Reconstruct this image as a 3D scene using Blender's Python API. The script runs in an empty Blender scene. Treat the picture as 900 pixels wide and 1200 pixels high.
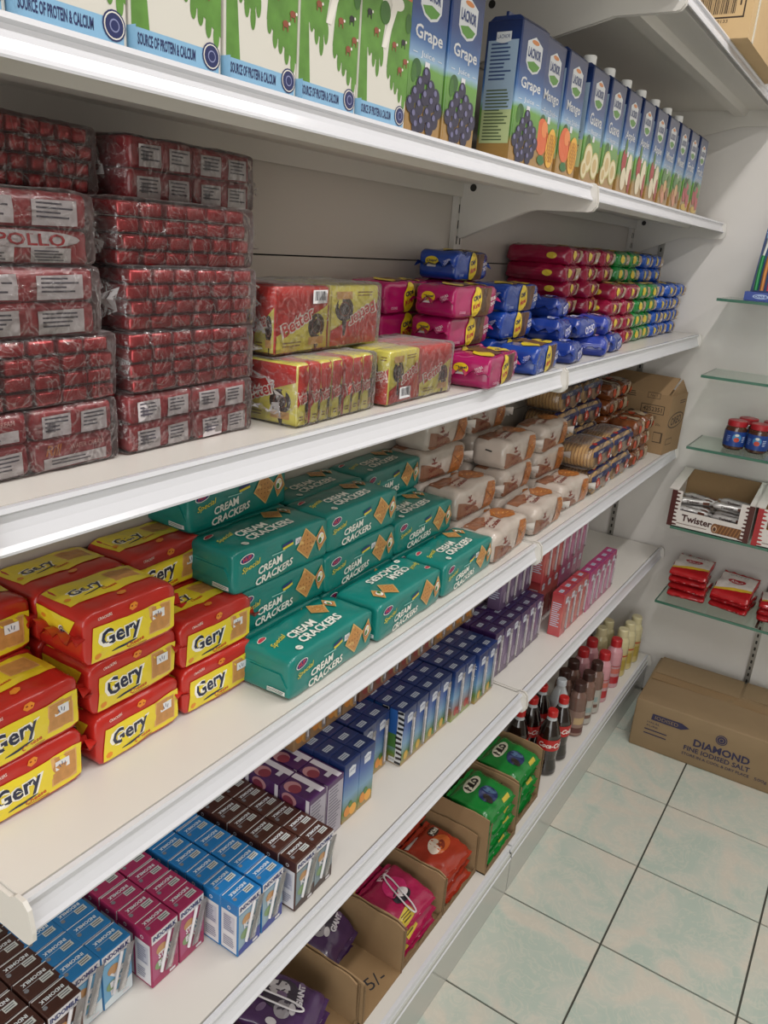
import bpy, bmesh, math, random
from mathutils import Vector, Matrix, noise
random.seed(11)
scene = bpy.context.scene
COL = scene.collection
PI = math.pi

# ------------------------------------------------------------------ camera
cam_d = bpy.data.cameras.new('camera')
cam = bpy.data.objects.new('camera', cam_d)
COL.objects.link(cam)
F_PX = 914.12
cam_d.sensor_fit = 'VERTICAL'
cam_d.sensor_height = 36.0
cam_d.lens = F_PX / 1200.0 * 36.0
cam_d.clip_start = 0.01
cam.matrix_world = Matrix(((0.83364311, -0.23757978, 0.49859303, 0.54625674),
                           (0.54765832, 0.23874819, -0.80191624, -1.79267671),
                           (0.0714809, 0.94157058, 0.32914333, 1.50901038),
                           (0, 0, 0, 1)))
scene.camera = cam

# ------------------------------------------------------------------ light
world = bpy.data.worlds.new('room_ambience')
scene.world = world
world.use_nodes = True
world.node_tree.nodes['Background'].inputs[0].default_value = (1.0, 0.97, 0.94, 1)
world.node_tree.nodes['Background'].inputs[1].default_value = 0.25
scene.view_settings.view_transform = 'Standard'
scene.view_settings.look = 'None'
scene.view_settings.gamma = 1.0
scene.view_settings.use_curve_mapping = False
scene.view_settings.exposure = -0.28

LAMPS = [(0.60, -2.0, 2.72, 15), (0.60, -0.35, 2.72, 15), (1.70, -2.0, 2.72, 18), (1.70, -0.35, 2.72, 18)]  # the far pair is an unseen row added to light the goods frontally
for lx, ly, lz, pw in LAMPS:
    ld = bpy.data.lights.new('ceiling_tube_light', 'AREA')
    ld.shape = 'RECTANGLE'
    ld.size = 0.07
    ld.size_y = 1.2
    ld.energy = pw
    ld.color = (1.0, 0.965, 0.945)
    lo = bpy.data.objects.new('ceiling_tube_light', ld)
    lo.location = (lx, ly, lz)
    COL.objects.link(lo)

# added soft fill behind the camera, as if from an assumed shop front
wd = bpy.data.lights.new('added_front_fill', 'AREA')
wd.shape = 'RECTANGLE'; wd.size = 2.2; wd.size_y = 1.9
wd.energy = 36; wd.color = (1.0, 0.985, 0.97)
wo = bpy.data.objects.new('added_front_fill', wd)
wo.location = (1.15, -3.52, 1.35); wo.rotation_euler = (PI / 2, 0, 0)
COL.objects.link(wo)

# ------------------------------------------------------------------ materials
def lin(h):
    h = h.lstrip('#')
    r = []
    for i in (0, 2, 4):
        c = int(h[i:i + 2], 16) / 255
        r.append(c / 12.92 if c <= .04045 else ((c + .055) / 1.055) ** 2.4)
    return (r[0], r[1], r[2], 1)

MATS = {}
def M(name, col='#ffffff', rough=.5, metal=0.0, var=0.0, scale=40, bump=0.0, coat=0.0, spec=.5, trans=0.0):
    """principled material, with optional noise variation of colour and fine relief"""
    if name in MATS:
        return MATS[name]
    m = bpy.data.materials.new(name)
    m.use_nodes = True
    nt = m.node_tree
    b = nt.nodes['Principled BSDF']
    c = lin(col)
    b.inputs['Base Color'].default_value = c
    b.inputs['Roughness'].default_value = rough
    b.inputs['Metallic'].default_value = metal
    b.inputs['Specular IOR Level'].default_value = spec
    b.inputs['Coat Weight'].default_value = coat
    b.inputs['Coat Roughness'].default_value = .12
    if var or bump:
        tc = nt.nodes.new('ShaderNodeTexCoord')
        n = nt.nodes.new('ShaderNodeTexNoise')
        n.inputs['Scale'].default_value = scale
        n.inputs['Detail'].default_value = 4
        nt.links.new(tc.outputs['Object'], n.inputs['Vector'])
        if var:
            mix = nt.nodes.new('ShaderNodeMix')
            mix.data_type = 'RGBA'
            mix.inputs[6].default_value = tuple(x * (1 - var) for x in c[:3]) + (1,)
            mix.inputs[7].default_value = tuple(min(1, x * (1 + var)) for x in c[:3]) + (1,)
            nt.links.new(n.outputs['Fac'], mix.inputs[0])
            nt.links.new(mix.outputs[2], b.inputs['Base Color'])
        if bump:
            bp = nt.nodes.new('ShaderNodeBump')
            bp.inputs['Strength'].default_value = bump
            bp.inputs['Distance'].default_value = .004
            nt.links.new(n.outputs['Fac'], bp.inputs['Height'])
            nt.links.new(bp.outputs['Normal'], b.inputs['Normal'])
    MATS[name] = m
    return m

def Mramp(name, stops, axis, lo, hi, rough=.3, coat=.3, noise_amt=.06, nscale=30):
    """printed colour bands along one local axis (stops: [(pos, hex)])"""
    if name in MATS:
        return MATS[name]
    m = bpy.data.materials.new(name)
    m.use_nodes = True
    nt = m.node_tree
    b = nt.nodes['Principled BSDF']
    tc = nt.nodes.new('ShaderNodeTexCoord')
    sp = nt.nodes.new('ShaderNodeSeparateXYZ')
    nt.links.new(tc.outputs['Object'], sp.inputs[0])
    mr = nt.nodes.new('ShaderNodeMapRange')
    mr.inputs['From Min'].default_value = lo
    mr.inputs['From Max'].default_value = hi
    nt.links.new(sp.outputs['XYZ'.index(axis)], mr.inputs['Value'])
    nz = nt.nodes.new('ShaderNodeTexNoise')
    nz.inputs['Scale'].default_value = nscale
    nt.links.new(tc.outputs['Object'], nz.inputs['Vector'])
    ma = nt.nodes.new('ShaderNodeMath')
    ma.operation = 'MULTIPLY_ADD'
    ma.inputs[1].default_value = noise_amt * 2
    nt.links.new(nz.outputs['Fac'], ma.inputs[0])
    ad = nt.nodes.new('ShaderNodeMath')
    ad.operation = 'SUBTRACT'
    ad.inputs[1].default_value = noise_amt
    nt.links.new(mr.outputs[0], ma.inputs[2])
    nt.links.new(ma.outputs[0], ad.inputs[0])
    cr = nt.nodes.new('ShaderNodeValToRGB')
    e = cr.color_ramp.elements
    while len(e) < len(stops):
        e.new(.5)
    for k, (p, h) in enumerate(stops):
        e[k].position = p
        e[k].color = lin(h)
    nt.links.new(ad.outputs[0], cr.inputs[0])
    nt.links.new(cr.outputs[0], b.inputs['Base Color'])
    b.inputs['Roughness'].default_value = rough
    b.inputs['Coat Weight'].default_value = coat
    MATS[name] = m
    return m

def Mfilm(name, tint='#ffffff', amount=.12, bump=.6, scale=60, painted_glint=.0):
    """clear crinkled plastic film"""
    if name in MATS:
        return MATS[name]
    m = bpy.data.materials.new(name)
    m.use_nodes = True
    nt = m.node_tree
    nt.nodes.remove(nt.nodes['Principled BSDF'])
    out = nt.nodes['Material Output']
    tr = nt.nodes.new('ShaderNodeBsdfTransparent')
    tr.inputs[0].default_value = lin(tint)
    gl = nt.nodes.new('ShaderNodeBsdfGlossy')
    gl.inputs['Roughness'].default_value = .16
    df = nt.nodes.new('ShaderNodeBsdfDiffuse')
    df.inputs[0].default_value = lin('#e8e4e4')
    tc = nt.nodes.new('ShaderNodeTexCoord')
    nz = nt.nodes.new('ShaderNodeTexNoise')
    nz.inputs['Scale'].default_value = scale
    nz.inputs['Detail'].default_value = 3
    nz.inputs['Distortion'].default_value = 1.5
    nt.links.new(tc.outputs['Object'], nz.inputs['Vector'])
    bp = nt.nodes.new('ShaderNodeBump')
    bp.inputs['Strength'].default_value = bump
    bp.inputs['Distance'].default_value = .006
    nt.links.new(nz.outputs['Fac'], bp.inputs['Height'])
    nt.links.new(bp.outputs[0], gl.inputs['Normal'])
    m0 = nt.nodes.new('ShaderNodeMixShader')
    m0.inputs[0].default_value = .4
    nt.links.new(gl.outputs[0], m0.inputs[1])
    nt.links.new(df.outputs[0], m0.inputs[2])
    fr = nt.nodes.new('ShaderNodeFresnel')
    fr.inputs['IOR'].default_value = 1.35
    nt.links.new(bp.outputs[0], fr.inputs['Normal'])
    ad = nt.nodes.new('ShaderNodeMath')
    ad.operation = 'ADD'
    ad.use_clamp = True
    ad.inputs[1].default_value = amount
    nt.links.new(fr.outputs[0], ad.inputs[0])
    last = ad
    if painted_glint:                                   # pale noise streaks: crinkle highlights painted into the film
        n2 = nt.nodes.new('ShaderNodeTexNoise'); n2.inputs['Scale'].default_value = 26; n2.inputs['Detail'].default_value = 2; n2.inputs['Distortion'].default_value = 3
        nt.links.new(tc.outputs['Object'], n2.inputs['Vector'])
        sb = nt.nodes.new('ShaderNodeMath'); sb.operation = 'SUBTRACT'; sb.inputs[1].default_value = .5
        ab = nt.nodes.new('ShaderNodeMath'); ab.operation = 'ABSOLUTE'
        mr = nt.nodes.new('ShaderNodeMapRange'); mr.inputs['From Min'].default_value = 0; mr.inputs['From Max'].default_value = .035; mr.inputs['To Min'].default_value = painted_glint; mr.inputs['To Max'].default_value = 0
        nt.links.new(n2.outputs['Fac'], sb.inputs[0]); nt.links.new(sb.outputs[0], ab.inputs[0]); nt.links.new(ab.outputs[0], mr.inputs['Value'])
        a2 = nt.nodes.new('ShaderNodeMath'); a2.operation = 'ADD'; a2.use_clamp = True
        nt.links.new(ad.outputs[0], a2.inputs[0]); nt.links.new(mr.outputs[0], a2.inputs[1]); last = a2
    mx = nt.nodes.new('ShaderNodeMixShader')
    nt.links.new(last.outputs[0], mx.inputs[0])
    nt.links.new(tr.outputs[0], mx.inputs[1])
    nt.links.new(m0.outputs[0], mx.inputs[2])
    nt.links.new(mx.outputs[0], out.inputs[0])
    MATS[name] = m
    return m

def P(h, rough=.35):
    """printing ink of one colour"""
    return M('ink_' + h.lstrip('#') + ('' if rough == .35 else str(rough)), h, rough, coat=.15)

# ------------------------------------------------------------------ mesh builder
class MB:
    def __init__(s):
        s.v = []; s.f = []; s.m = []; s.mats = []; s.smooth = []
    def mi(s, mat):
        if mat not in s.mats:
            s.mats.append(mat)
        return s.mats.index(mat)
    def add(s, verts, faces, mat, smooth=False):
        o = len(s.v)
        s.v += [tuple(v) for v in verts]
        k = s.mi(mat)
        for f in faces:
            s.f.append(tuple(i + o for i in f)); s.m.append(k); s.smooth.append(smooth)
    def box(s, x0, x1, y0, y1, z0, z1, mat):
        v = [(x, y, z) for z in (z0, z1) for y in (y0, y1) for x in (x0, x1)]
        s.add(v, [(0, 2, 3, 1), (4, 5, 7, 6), (0, 1, 5, 4), (2, 6, 7, 3), (0, 4, 6, 2), (1, 3, 7, 5)], mat)
    def prism(s, pts, axis, a, b, mat, smooth=False):
        """extrude a 2D outline; axis 'x': pts are (y,z), 'y': (x,z), 'z': (x,y)"""
        def p3(p, t):
            return {'x': (t, p[0], p[1]), 'y': (p[0], t, p[1]), 'z': (p[0], p[1], t)}[axis]
        n = len(pts)
        v = [p3(p, a) for p in pts] + [p3(p, b) for p in pts]
        f = [(i, (i + 1) % n, n + (i + 1) % n, n + i) for i in range(n)]
        s.add(v, f, mat, smooth)
        s.add(v[:n], [tuple(range(n - 1, -1, -1))], mat)
        s.add(v[n:], [tuple(range(n))], mat)
    def lathe(s, prof, mat, n=20, c=(0, 0, 0), axis='z', caps=True, matfn=None):
        """prof: list of (r, h)"""
        vs = []
        for r, h in prof:
            for i in range(n):
                a = 2 * PI * i / n
                p = (r * math.cos(a), r * math.sin(a), h)
                if axis == 'y': p = (p[0], p[2], p[1])
                if axis == 'x': p = (p[2], p[0], p[1])
                vs.append((p[0] + c[0], p[1] + c[1], p[2] + c[2]))
        for j in range(len(prof) - 1):
            o = len(s.v)
            mm = matfn(j) if matfn else mat
            s.add(vs[j * n:(j + 2) * n], [(i, (i + 1) % n, n + (i + 1) % n, n + i) for i in range(n)], mm, True)
        if caps:
            s.add(vs[:n], [tuple(range(n - 1, -1, -1))], matfn(0) if matfn else mat)
            s.add(vs[-n:], [tuple(range(n))], matfn(len(prof) - 2) if matfn else mat)
    def tube(s, pts, r, mat, n=8):
        pts = [Vector(p) for p in pts]
        vs = []
        for i, p in enumerate(pts):
            d = (pts[min(i + 1, len(pts) - 1)] - pts[max(i - 1, 0)]).normalized()
            up = Vector((0, 0, 1)) if abs(d.z) < .9 else Vector((1, 0, 0))
            a = d.cross(up).normalized(); b = d.cross(a)
            vs += [p + a * r * math.cos(2 * PI * k / n) + b * r * math.sin(2 * PI * k / n) for k in range(n)]
        f = []
        for j in range(len(pts) - 1):
            f += [(j * n + i, j * n + (i + 1) % n, (j + 1) * n + (i + 1) % n, (j + 1) * n + i) for i in range(n)]
        s.add(vs, f, mat, True)
        s.add(vs[:n], [tuple(range(n))], mat); s.add(vs[-n:], [tuple(range(n))], mat)
    def mesh(s, name):
        me = bpy.data.meshes.new(name)
        me.from_pydata(s.v, [], s.f)
        for m in s.mats: me.materials.append(m)
        me.polygons.foreach_set('material_index', s.m)
        me.polygons.foreach_set('use_smooth', s.smooth)
        me.update()
        return me

def fixn(mb):
    """make outside-facing normals consistent"""
    return mb

# ------------------------------------------------------------------ soft / rigid pack bodies
def shaper(dims, r=.002, bulge=(0, 0, 0), amp=0.0, freq=30, seed=0, pinch=0.0, pinch_axis=1, pz=.2):
    h = Vector((dims[0] / 2, dims[1] / 2, dims[2] / 2))
    off = Vector((seed * 3.17, seed * 1.31, seed * 7.7))
    def D(p):
        q = Vector(p) - Vector((0, 0, h.z))
        inner = Vector([max(-h[i] + r, min(h[i] - r, q[i])) for i in range(3)])
        d = q - inner
        L = d.length
        if L > 1e-9:
            big = max(abs(d[0]), abs(d[1]), abs(d[2]))
            nrm = d / L
            res = inner + nrm * (r + (big - r))
        else:
            nrm = Vector((0, 0, 1)); res = inner
        t = [max(0, 1 - (q[i] / h[i]) ** 2) for i in range(3)]
        for a in range(3):
            if bulge[a]:
                o = [i for i in range(3) if i != a]
                res[a] += math.copysign(1, q[a]) * bulge[a] * t[o[0]] * t[o[1]] * min(1, abs(q[a]) / h[a]) ** 3
        if amp:
            k = noise.noise(Vector(p) * freq + off)
            k2 = noise.noise(Vector(p) * freq * 2.7 - off)
            res += nrm * amp * (k + .5 * k2)
        if pinch:
            tt = max(0.0, (abs(q[pinch_axis]) / h[pinch_axis] - (1 - pz)) / pz)
            res.z *= 1 - pinch * tt * tt
        if res.z < -h.z: res.z = -h.z
        return res + Vector((0, 0, h.z))
    return D

def gridbody(mb, dims, mat, D, n=(4, 6, 4), edge=.003, matfn=None, smooth=True, fine=None):
    if fine: n = [max(2, round(d / fine)) for d in dims]
    axes = []
    for a in range(3):
        h = dims[a] / 2
        lo = -h if a < 2 else 0
        hi = lo + dims[a]
        e = min(edge, dims[a] * .3)
        inner = [lo + e + (hi - lo - 2 * e) * i / n[a] for i in range(n[a] + 1)]
        axes.append([lo] + inner + [hi])
    idx = {}
    V = []
    def vid(p):
        k = tuple(round(x, 6) for x in p)
        if k not in idx:
            idx[k] = len(V); V.append(D(p))
        return idx[k]
    faces = {'F': [], 'K': [], 'L': [], 'R': [], 'T': [], 'B': []}
    X, Y, Zs = axes
    for j in range(len(Y) - 1):
        for k in range(len(Zs) - 1):
            faces['F'].append([(X[-1], Y[j], Zs[k]), (X[-1], Y[j + 1], Zs[k]), (X[-1], Y[j + 1], Zs[k + 1]), (X[-1], Y[j], Zs[k + 1])])
            faces['K'].append([(X[0], Y[j + 1], Zs[k]), (X[0], Y[j], Zs[k]), (X[0], Y[j], Zs[k + 1]), (X[0], Y[j + 1], Zs[k + 1])])
    for i in range(len(X) - 1):
        for k in range(len(Zs) - 1):
            faces['L'].append([(X[i], Y[0], Zs[k]), (X[i + 1], Y[0], Zs[k]), (X[i + 1], Y[0], Zs[k + 1]), (X[i], Y[0], Zs[k + 1])])
            faces['R'].append([(X[i + 1], Y[-1], Zs[k]), (X[i], Y[-1], Zs[k]), (X[i], Y[-1], Zs[k + 1]), (X[i + 1], Y[-1], Zs[k + 1])])
        for j in range(len(Y) - 1):
            faces['T'].append([(X[i], Y[j], Zs[-1]), (X[i + 1], Y[j], Zs[-1]), (X[i + 1], Y[j + 1], Zs[-1]), (X[i], Y[j + 1], Zs[-1])])
            faces['B'].append([(X[i], Y[j + 1], Zs[0]), (X[i + 1], Y[j + 1], Zs[0]), (X[i + 1], Y[j], Zs[0]), (X[i], Y[j], Zs[0])])
    out = []
    for key, fl in faces.items():
        mm = (matfn or {}).get(key, mat)
        out.append((mm, [tuple(vid(p) for p in q) for q in fl]))
    o = len(mb.v)
    mb.v += [tuple(v) for v in V]
    for mm, fl in out:
        k = mb.mi(mm)
        for f in fl:
            mb.f.append(tuple(i + o for i in f)); mb.m.append(k); mb.smooth.append(smooth)

# ------------------------------------------------------------------ flat print
TXT = {}
def text2d(s, bold=0.0, shear=0.0):
    key = (s, bold, shear)
    if key not in TXT:
        cu = bpy.data.curves.new('lettering', 'FONT')
        cu.body = s; cu.size = 1.0; cu.offset = bold; cu.shear = shear
        cu.resolution_u = 2
        cu.fill_mode = 'FRONT'
        cu.align_x = 'CENTER'; cu.align_y = 'CENTER'
        ob = bpy.data.objects.new('lettering', cu)
        COL.objects.link(ob)
        dg = bpy.context.evaluated_depsgraph_get()
        me = bpy.data.meshes.new_from_object(ob.evaluated_get(dg))
        vs = [(v.co.x, v.co.y) for v in me.vertices]
        fs = [tuple(p.vertices) for p in me.polygons]
        bpy.data.objects.remove(ob); bpy.data.meshes.remove(me); bpy.data.curves.remove(cu)
        if vs:
            x0 = min(v[0] for v in vs); x1 = max(v[0] for v in vs)
            y0 = min(v[1] for v in vs); y1 = max(v[1] for v in vs)
            vs = [(v[0] - (x0 + x1) / 2, v[1] - (y0 + y1) / 2) for v in vs]
            TXT[key] = (vs, fs, x1 - x0, y1 - y0)
        else:
            TXT[key] = ([], [], 1, 1)
    return TXT[key]

def clip_poly(poly, ax, val, keep_lo):
    out = []
    n = len(poly)
    for i in range(n):
        a, b = poly[i], poly[(i + 1) % n]
        da = (a[ax] - val) * (1 if keep_lo else -1); db = (b[ax] - val) * (1 if keep_lo else -1)
        if da <= 0: out.append(a)
        if (da < 0 < db) or (db < 0 < da):
            t = da / (da - db)
            out.append((a[0] + (b[0] - a[0]) * t, a[1] + (b[1] - a[1]) * t))
    return out

class Art:
    """flat print on the faces of a pack: u to the right, v up, metres from the face centre"""
    def __init__(s): s.it = []
    def poly(s, pts, mat, lay=1, dice=True):
        s.it.append(('p', pts, mat, lay, dice)); return s
    def rect(s, x, y, w, h, mat, lay=1, rot=0):
        c, n = math.cos(rot), math.sin(rot)
        pts = [(-w / 2, -h / 2), (w / 2, -h / 2), (w / 2, h / 2), (-w / 2, h / 2)]
        return s.poly([(x + a * c - b * n, y + a * n + b * c) for a, b in pts], mat, lay)
    def ell(s, x, y, w, h, mat, lay=1, rot=0, n=18):
        c, k = math.cos(rot), math.sin(rot)
        pts = []
        for i in range(n):
            a = w / 2 * math.cos(2 * PI * i / n); b = h / 2 * math.sin(2 * PI * i / n)
            pts.append((x + a * c - b * k, y + a * k + b * c))
        return s.poly(pts, mat, lay)
    def text(s, t, x, y, h, mat, lay=2, w=None, rot=0, bold=0.0, shear=0.0):
        vs, fs, W, H = text2d(t, bold, shear)
        sy = h / H; sx = sy if w is None else w / W
        c, k = math.cos(rot), math.sin(rot)
        s.it.append(('t', [(x + a * sx * c - b * sy * k, y + a * sx * k + b * sy * c) for a, b in vs], fs, mat, lay)); return s
    def lines(s, x, y, w, h, n, mat, lay=2, seed=0):
        """rows of print too fine to read"""
        rr = random.Random(seed)
        for i in range(n):
            ww = w * rr.uniform(.6, 1)
            s.rect(x - (w - ww) / 2, y + h / 2 - h * (i + .5) / n, ww, h / n * .42, mat, lay)
        return s
    def bars(s, x, y, w, h, mat, lay=3, n=11, seed=1):
        rr = random.Random(seed)
        for i in range(n):
            s.rect(x - w / 2 + w * (i + .5) / n, y, w / n * rr.uniform(.25, .75), h, mat, lay)
        return s
    def put(s, mb, face, dims, D=None, cell=.012, lift=None):
        dx, dy, dz = dims
        if lift is None: lift = .0009 if (D is not None and dx > 0) else 0.0
        def m3(u, v, e):
            return {'F': (dx / 2 + e, u, dz / 2 + v), 'T': (-v, u, dz + e), 'L': (u, -dy / 2 - e, dz / 2 + v),
                    'R': (-u, dy / 2 + e, dz / 2 + v), 'K': (-dx / 2 - e, -u, dz / 2 + v)}[face]
        f = D or (lambda p: p)
        for ii, it in enumerate(s.it):
            lift += .000006
            if it[0] == 't':
                _, vs, fs, mat, lay = it
                mb.add([f(m3(u, v, .00018 * lay + lift)) for u, v in vs], fs, mat)
            else:
                _, pts, mat, lay, dice = it
                if D is None or not dice:
                    mb.add([f(m3(u, v, .00018 * lay + lift)) for u, v in pts], [tuple(range(len(pts)))], mat)
                else:
                    x0 = min(p[0] for p in pts); x1 = max(p[0] for p in pts)
                    y0 = min(p[1] for p in pts); y1 = max(p[1] for p in pts)
                    nx = max(1, math.ceil((x1 - x0) / cell)); ny = max(1, math.ceil((y1 - y0) / cell))
                    for i in range(nx):
                        a, b = x0 + (x1 - x0) * i / nx, x0 + (x1 - x0) * (i + 1) / nx
                        col = clip_poly(clip_poly(pts, 0, b, True), 0, a, False)
                        if len(col) < 3: continue
                        for j in range(ny):
                            c, d = y0 + (y1 - y0) * j / ny, y0 + (y1 - y0) * (j + 1) / ny
                            q = clip_poly(clip_poly(col, 1, d, True), 1, c, False)
                            if len(q) >= 3:
                                mb.add([f(m3(u, v, .00018 * lay + lift)) for u, v in q], [tuple(range(len(q)))], mat)
        return mb

# ------------------------------------------------------------------ scene objects
def struct(name, mb, parent=None):
    o = bpy.data.objects.new(name, mb.mesh(name))
    COL.objects.link(o)
    if parent: o.parent = parent
    else: o['kind'] = 'structure'
    return o
def part(name, me, parent, loc=(0, 0, 0), rot=(0, 0, 0), label=None):
    o = bpy.data.objects.new(name, me)
    COL.objects.link(o)
    o.parent = parent
    o.location = loc; o.rotation_euler = rot
    if label: o['label'] = label
    return o
def thing(name, me, label, cat, loc=(0, 0, 0), rot=(0, 0, 0), group=None):
    o = bpy.data.objects.new(name, me)          # me None -> an Empty
    COL.objects.link(o)
    o.location = loc; o.rotation_euler = rot if not isinstance(rot, (int, float)) else (0, 0, rot)
    o['label'] = label; o['category'] = cat
    if group: o['group'] = group
    return o
class Kind:
    """one sort of pack: root mesh plus parts, copied for every instance"""
    def __init__(s, name, cat, me, parts=()):
        s.name, s.cat, s.me, s.parts = name, cat, me, list(parts)
    def place(s, label, loc, rot=0, group=None, skip=()):
        o = thing(s.name, s.me, label, s.cat, loc, rot, group)
        made = []
        for pt in s.parts:
            nm, me, l = pt[0], pt[1], pt[2]
            if nm in skip: 
                made.append(None); continue
            r = pt[3] if len(pt) > 3 else (0, 0, 0)
            par = o
            if len(pt) > 4 and pt[4] is not None and made[pt[4]]: par = made[pt[4]]
            made.append(part(nm, me, par, l, r))
        return o
ORD = ['front', 'second', 'third', 'fourth', 'fifth', 'sixth', 'seventh', 'eighth', 'ninth', 'tenth', 'eleventh', 'twelfth', 'thirteenth', 'fourteenth', 'fifteenth', 'sixteenth']
NTH = ['first'] + ORD[1:]
LEV = ['bottom', 'second', 'third', 'fourth', 'fifth', 'sixth']
# ================================================================== the setting
wall_paint = M('wall_paint', '#dcd8d3', .5, var=.05, scale=6, bump=.03)
white_metal = M('white_powder_coat', '#d8d4cd', .32, var=.02, scale=3, spec=.5)
rail_plastic = M('white_price_rail', '#d9dadf', .18, spec=.6)
panel_paint = M('back_panel_paint', '#d0c9c0', .36)
dark_gap = M('dark_gap', '#2c2a28', .7)
galv = M('galvanised_strip', '#a9a7a2', .35, metal=.7, var=.15, scale=120)
plinth_grey = M('plinth_grey', '#b9bab4', .12, spec=.6)
BX = -.27            # back panel face
YJ, YE, YN = -.294, .918, -1.494
WALL_Y = .925

def tile_mat():
    m = bpy.data.materials.new('marbled_green_tile')
    m.use_nodes = True
    nt = m.node_tree; b = nt.nodes['Principled BSDF']
    tc = nt.nodes.new('ShaderNodeTexCoord')
    oi = nt.nodes.new('ShaderNodeObjectInfo')
    ml = nt.nodes.new('ShaderNodeVectorMath'); ml.operation = 'SCALE'
    ml.inputs[0].default_value = (13.7, 7.3, 3.1)
    nt.links.new(oi.outputs['Random'], ml.inputs['Scale'])
    ad = nt.nodes.new('ShaderNodeVectorMath'); ad.operation = 'ADD'
    nt.links.new(tc.outputs['Object'], ad.inputs[0]); nt.links.new(ml.outputs[0], ad.inputs[1])
    n1 = nt.nodes.new('ShaderNodeTexNoise'); n1.inputs['Scale'].default_value = 6; n1.inputs['Detail'].default_value = 5
    n1.inputs['Distortion'].default_value = 1.2
    n2 = nt.nodes.new('ShaderNodeTexNoise'); n2.inputs['Scale'].default_value = 16; n2.inputs['Detail'].default_value = 8
    n2.inputs['Distortion'].default_value = 2.5
    for n in (n1, n2): nt.links.new(ad.outputs[0], n.inputs['Vector'])
    r1 = nt.nodes.new('ShaderNodeValToRGB')
    e = r1.color_ramp.elements
    e[0].position = .38; e[0].color = lin('#b2beb3'); e[1].position = .62; e[1].color = lin('#cac4b7')
    x = e.new(.5); x.color = lin('#bfc3b8')
    nt.links.new(n1.outputs['Fac'], r1.inputs[0])
    r2 = nt.nodes.new('ShaderNodeValToRGB')
    e = r2.color_ramp.elements
    e[0].position = .44; e[0].color = (0, 0, 0, 1); e[1].position = .53; e[1].color = (0, 0, 0, 1)
    x = e.new(.485); x.color = (1, 1, 1, 1)
    nt.links.new(n2.outputs['Fac'], r2.inputs[0])
    mx = nt.nodes.new('ShaderNodeMix'); mx.data_type = 'RGBA'
    mx.inputs[7].default_value = lin('#d3cdbf')
    sc_ = nt.nodes.new('ShaderNodeMath'); sc_.operation = 'MULTIPLY'; sc_.inputs[1].default_value = .45
    nt.links.new(r2.outputs[0], sc_.inputs[0]); nt.links.new(sc_.outputs[0], mx.inputs[0])
    nt.links.new(r1.outputs[0], mx.inputs[6]); nt.links.new(mx.outputs[2], b.inputs['Base Color'])
    b.inputs['Roughness'].default_value = .3
    return m
TILE = tile_mat()
grout = M('dark_grout', '#4a4a42', .8)

mb = MB(); mb.box(-.4, 2.4, -3.6, 1.1, -.06, -.004, grout)
floor = struct('floor', mb)
tm = MB()
tm.prism([(-.1476, -.1476), (.1476, -.1476), (.1476, .1476), (-.1476, .1476)], 'z', -.004, 0, TILE)
tme = tm.mesh('floor_tile')
for i in range(0, 6):
    for j in range(-7, 3):
        part('floor_tile', tme, floor, (.15 + .3 * i, .15 + .3 * j, 0), (0, 0, PI / 2 * ((i * 7 + j * 3) % 4)))
mb = MB(); mb.box(1.8, 2.3, -3.5, .9, -.004, 0, TILE); mb.box(-.25, 1.8, -3.5, -2.1, -.004, 0, TILE); mb.box(-.25, 0, -2.1, .9, -.004, 0, TILE)
struct('floor_border', mb, floor)

mb = MB(); mb.box(-.45, 2.4, WALL_Y, WALL_Y + .1, -.05, 2.9, wall_paint)
struct('wall_end', mb)
mb = MB(); mb.box(2.3, 2.4, -3.6, WALL_Y, -.05, 2.9, M('stocked_wall', '#8f8a82', .7)); struct('wall_right', mb)
mb = MB(); mb.box(-.45, 2.4, -3.7, -3.6, -.05, 2.9, M('stocked_wall')); struct('wall_near', mb)
mb = MB(); mb.box(-.45, 2.4, -3.7, 1.0, 2.9, 3.0, M('ceiling_paint', '#e8e6e0', .7)); struct('ceiling', mb)
mb = MB(); mb.box(BX - .1, BX - .012, -3.6, WALL_Y, 0, 2.9, dark_gap); wl = struct('wall_left', mb)
for y0, y1 in ((-2.69, YN), (YN, YJ), (YJ, WALL_Y)):
    zs = [0, .37, .74, 1.105, 1.475, 1.84, 2.21]
    for a, b in zip(zs[:-1], zs[1:]):
        mb = MB(); mb.box(BX - .012, BX, y0 + .002, y1 - .002, a + .0012, b - .0012, panel_paint)
        part('back_panel', mb.mesh('back_panel'), wl)

win = MB(); win.box(.0, 2.3, -3.6, -3.585, .3, 2.4, M('added_window_glass', '#c8d4d8', .05))  # unseen pane, added to go with the front fill light
struct('added_window_1', win)
# ceiling lamps (housings of the tube lights, the far pair added as fill)
for k, (lx, ly, lz, pw) in enumerate(LAMPS):
    mb = MB(); mb.prism([(lx - .09, lz + .02), (lx - .06, lz + .1), (lx + .06, lz + .1), (lx + .09, lz + .02)], 'y', ly - .64, ly + .64, white_metal)
    thing('ceiling_lamp', mb.mesh('ceiling_lamp'), ['white tube lamp on the ceiling above the near shelves', 'white tube lamp on the ceiling above the aisle by end wall', 'added white tube lamp on the far side of ceiling, near end', 'added white tube lamp on the far side of ceiling by end wall'][k], 'lamp', group='ceiling tube lamps')

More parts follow.
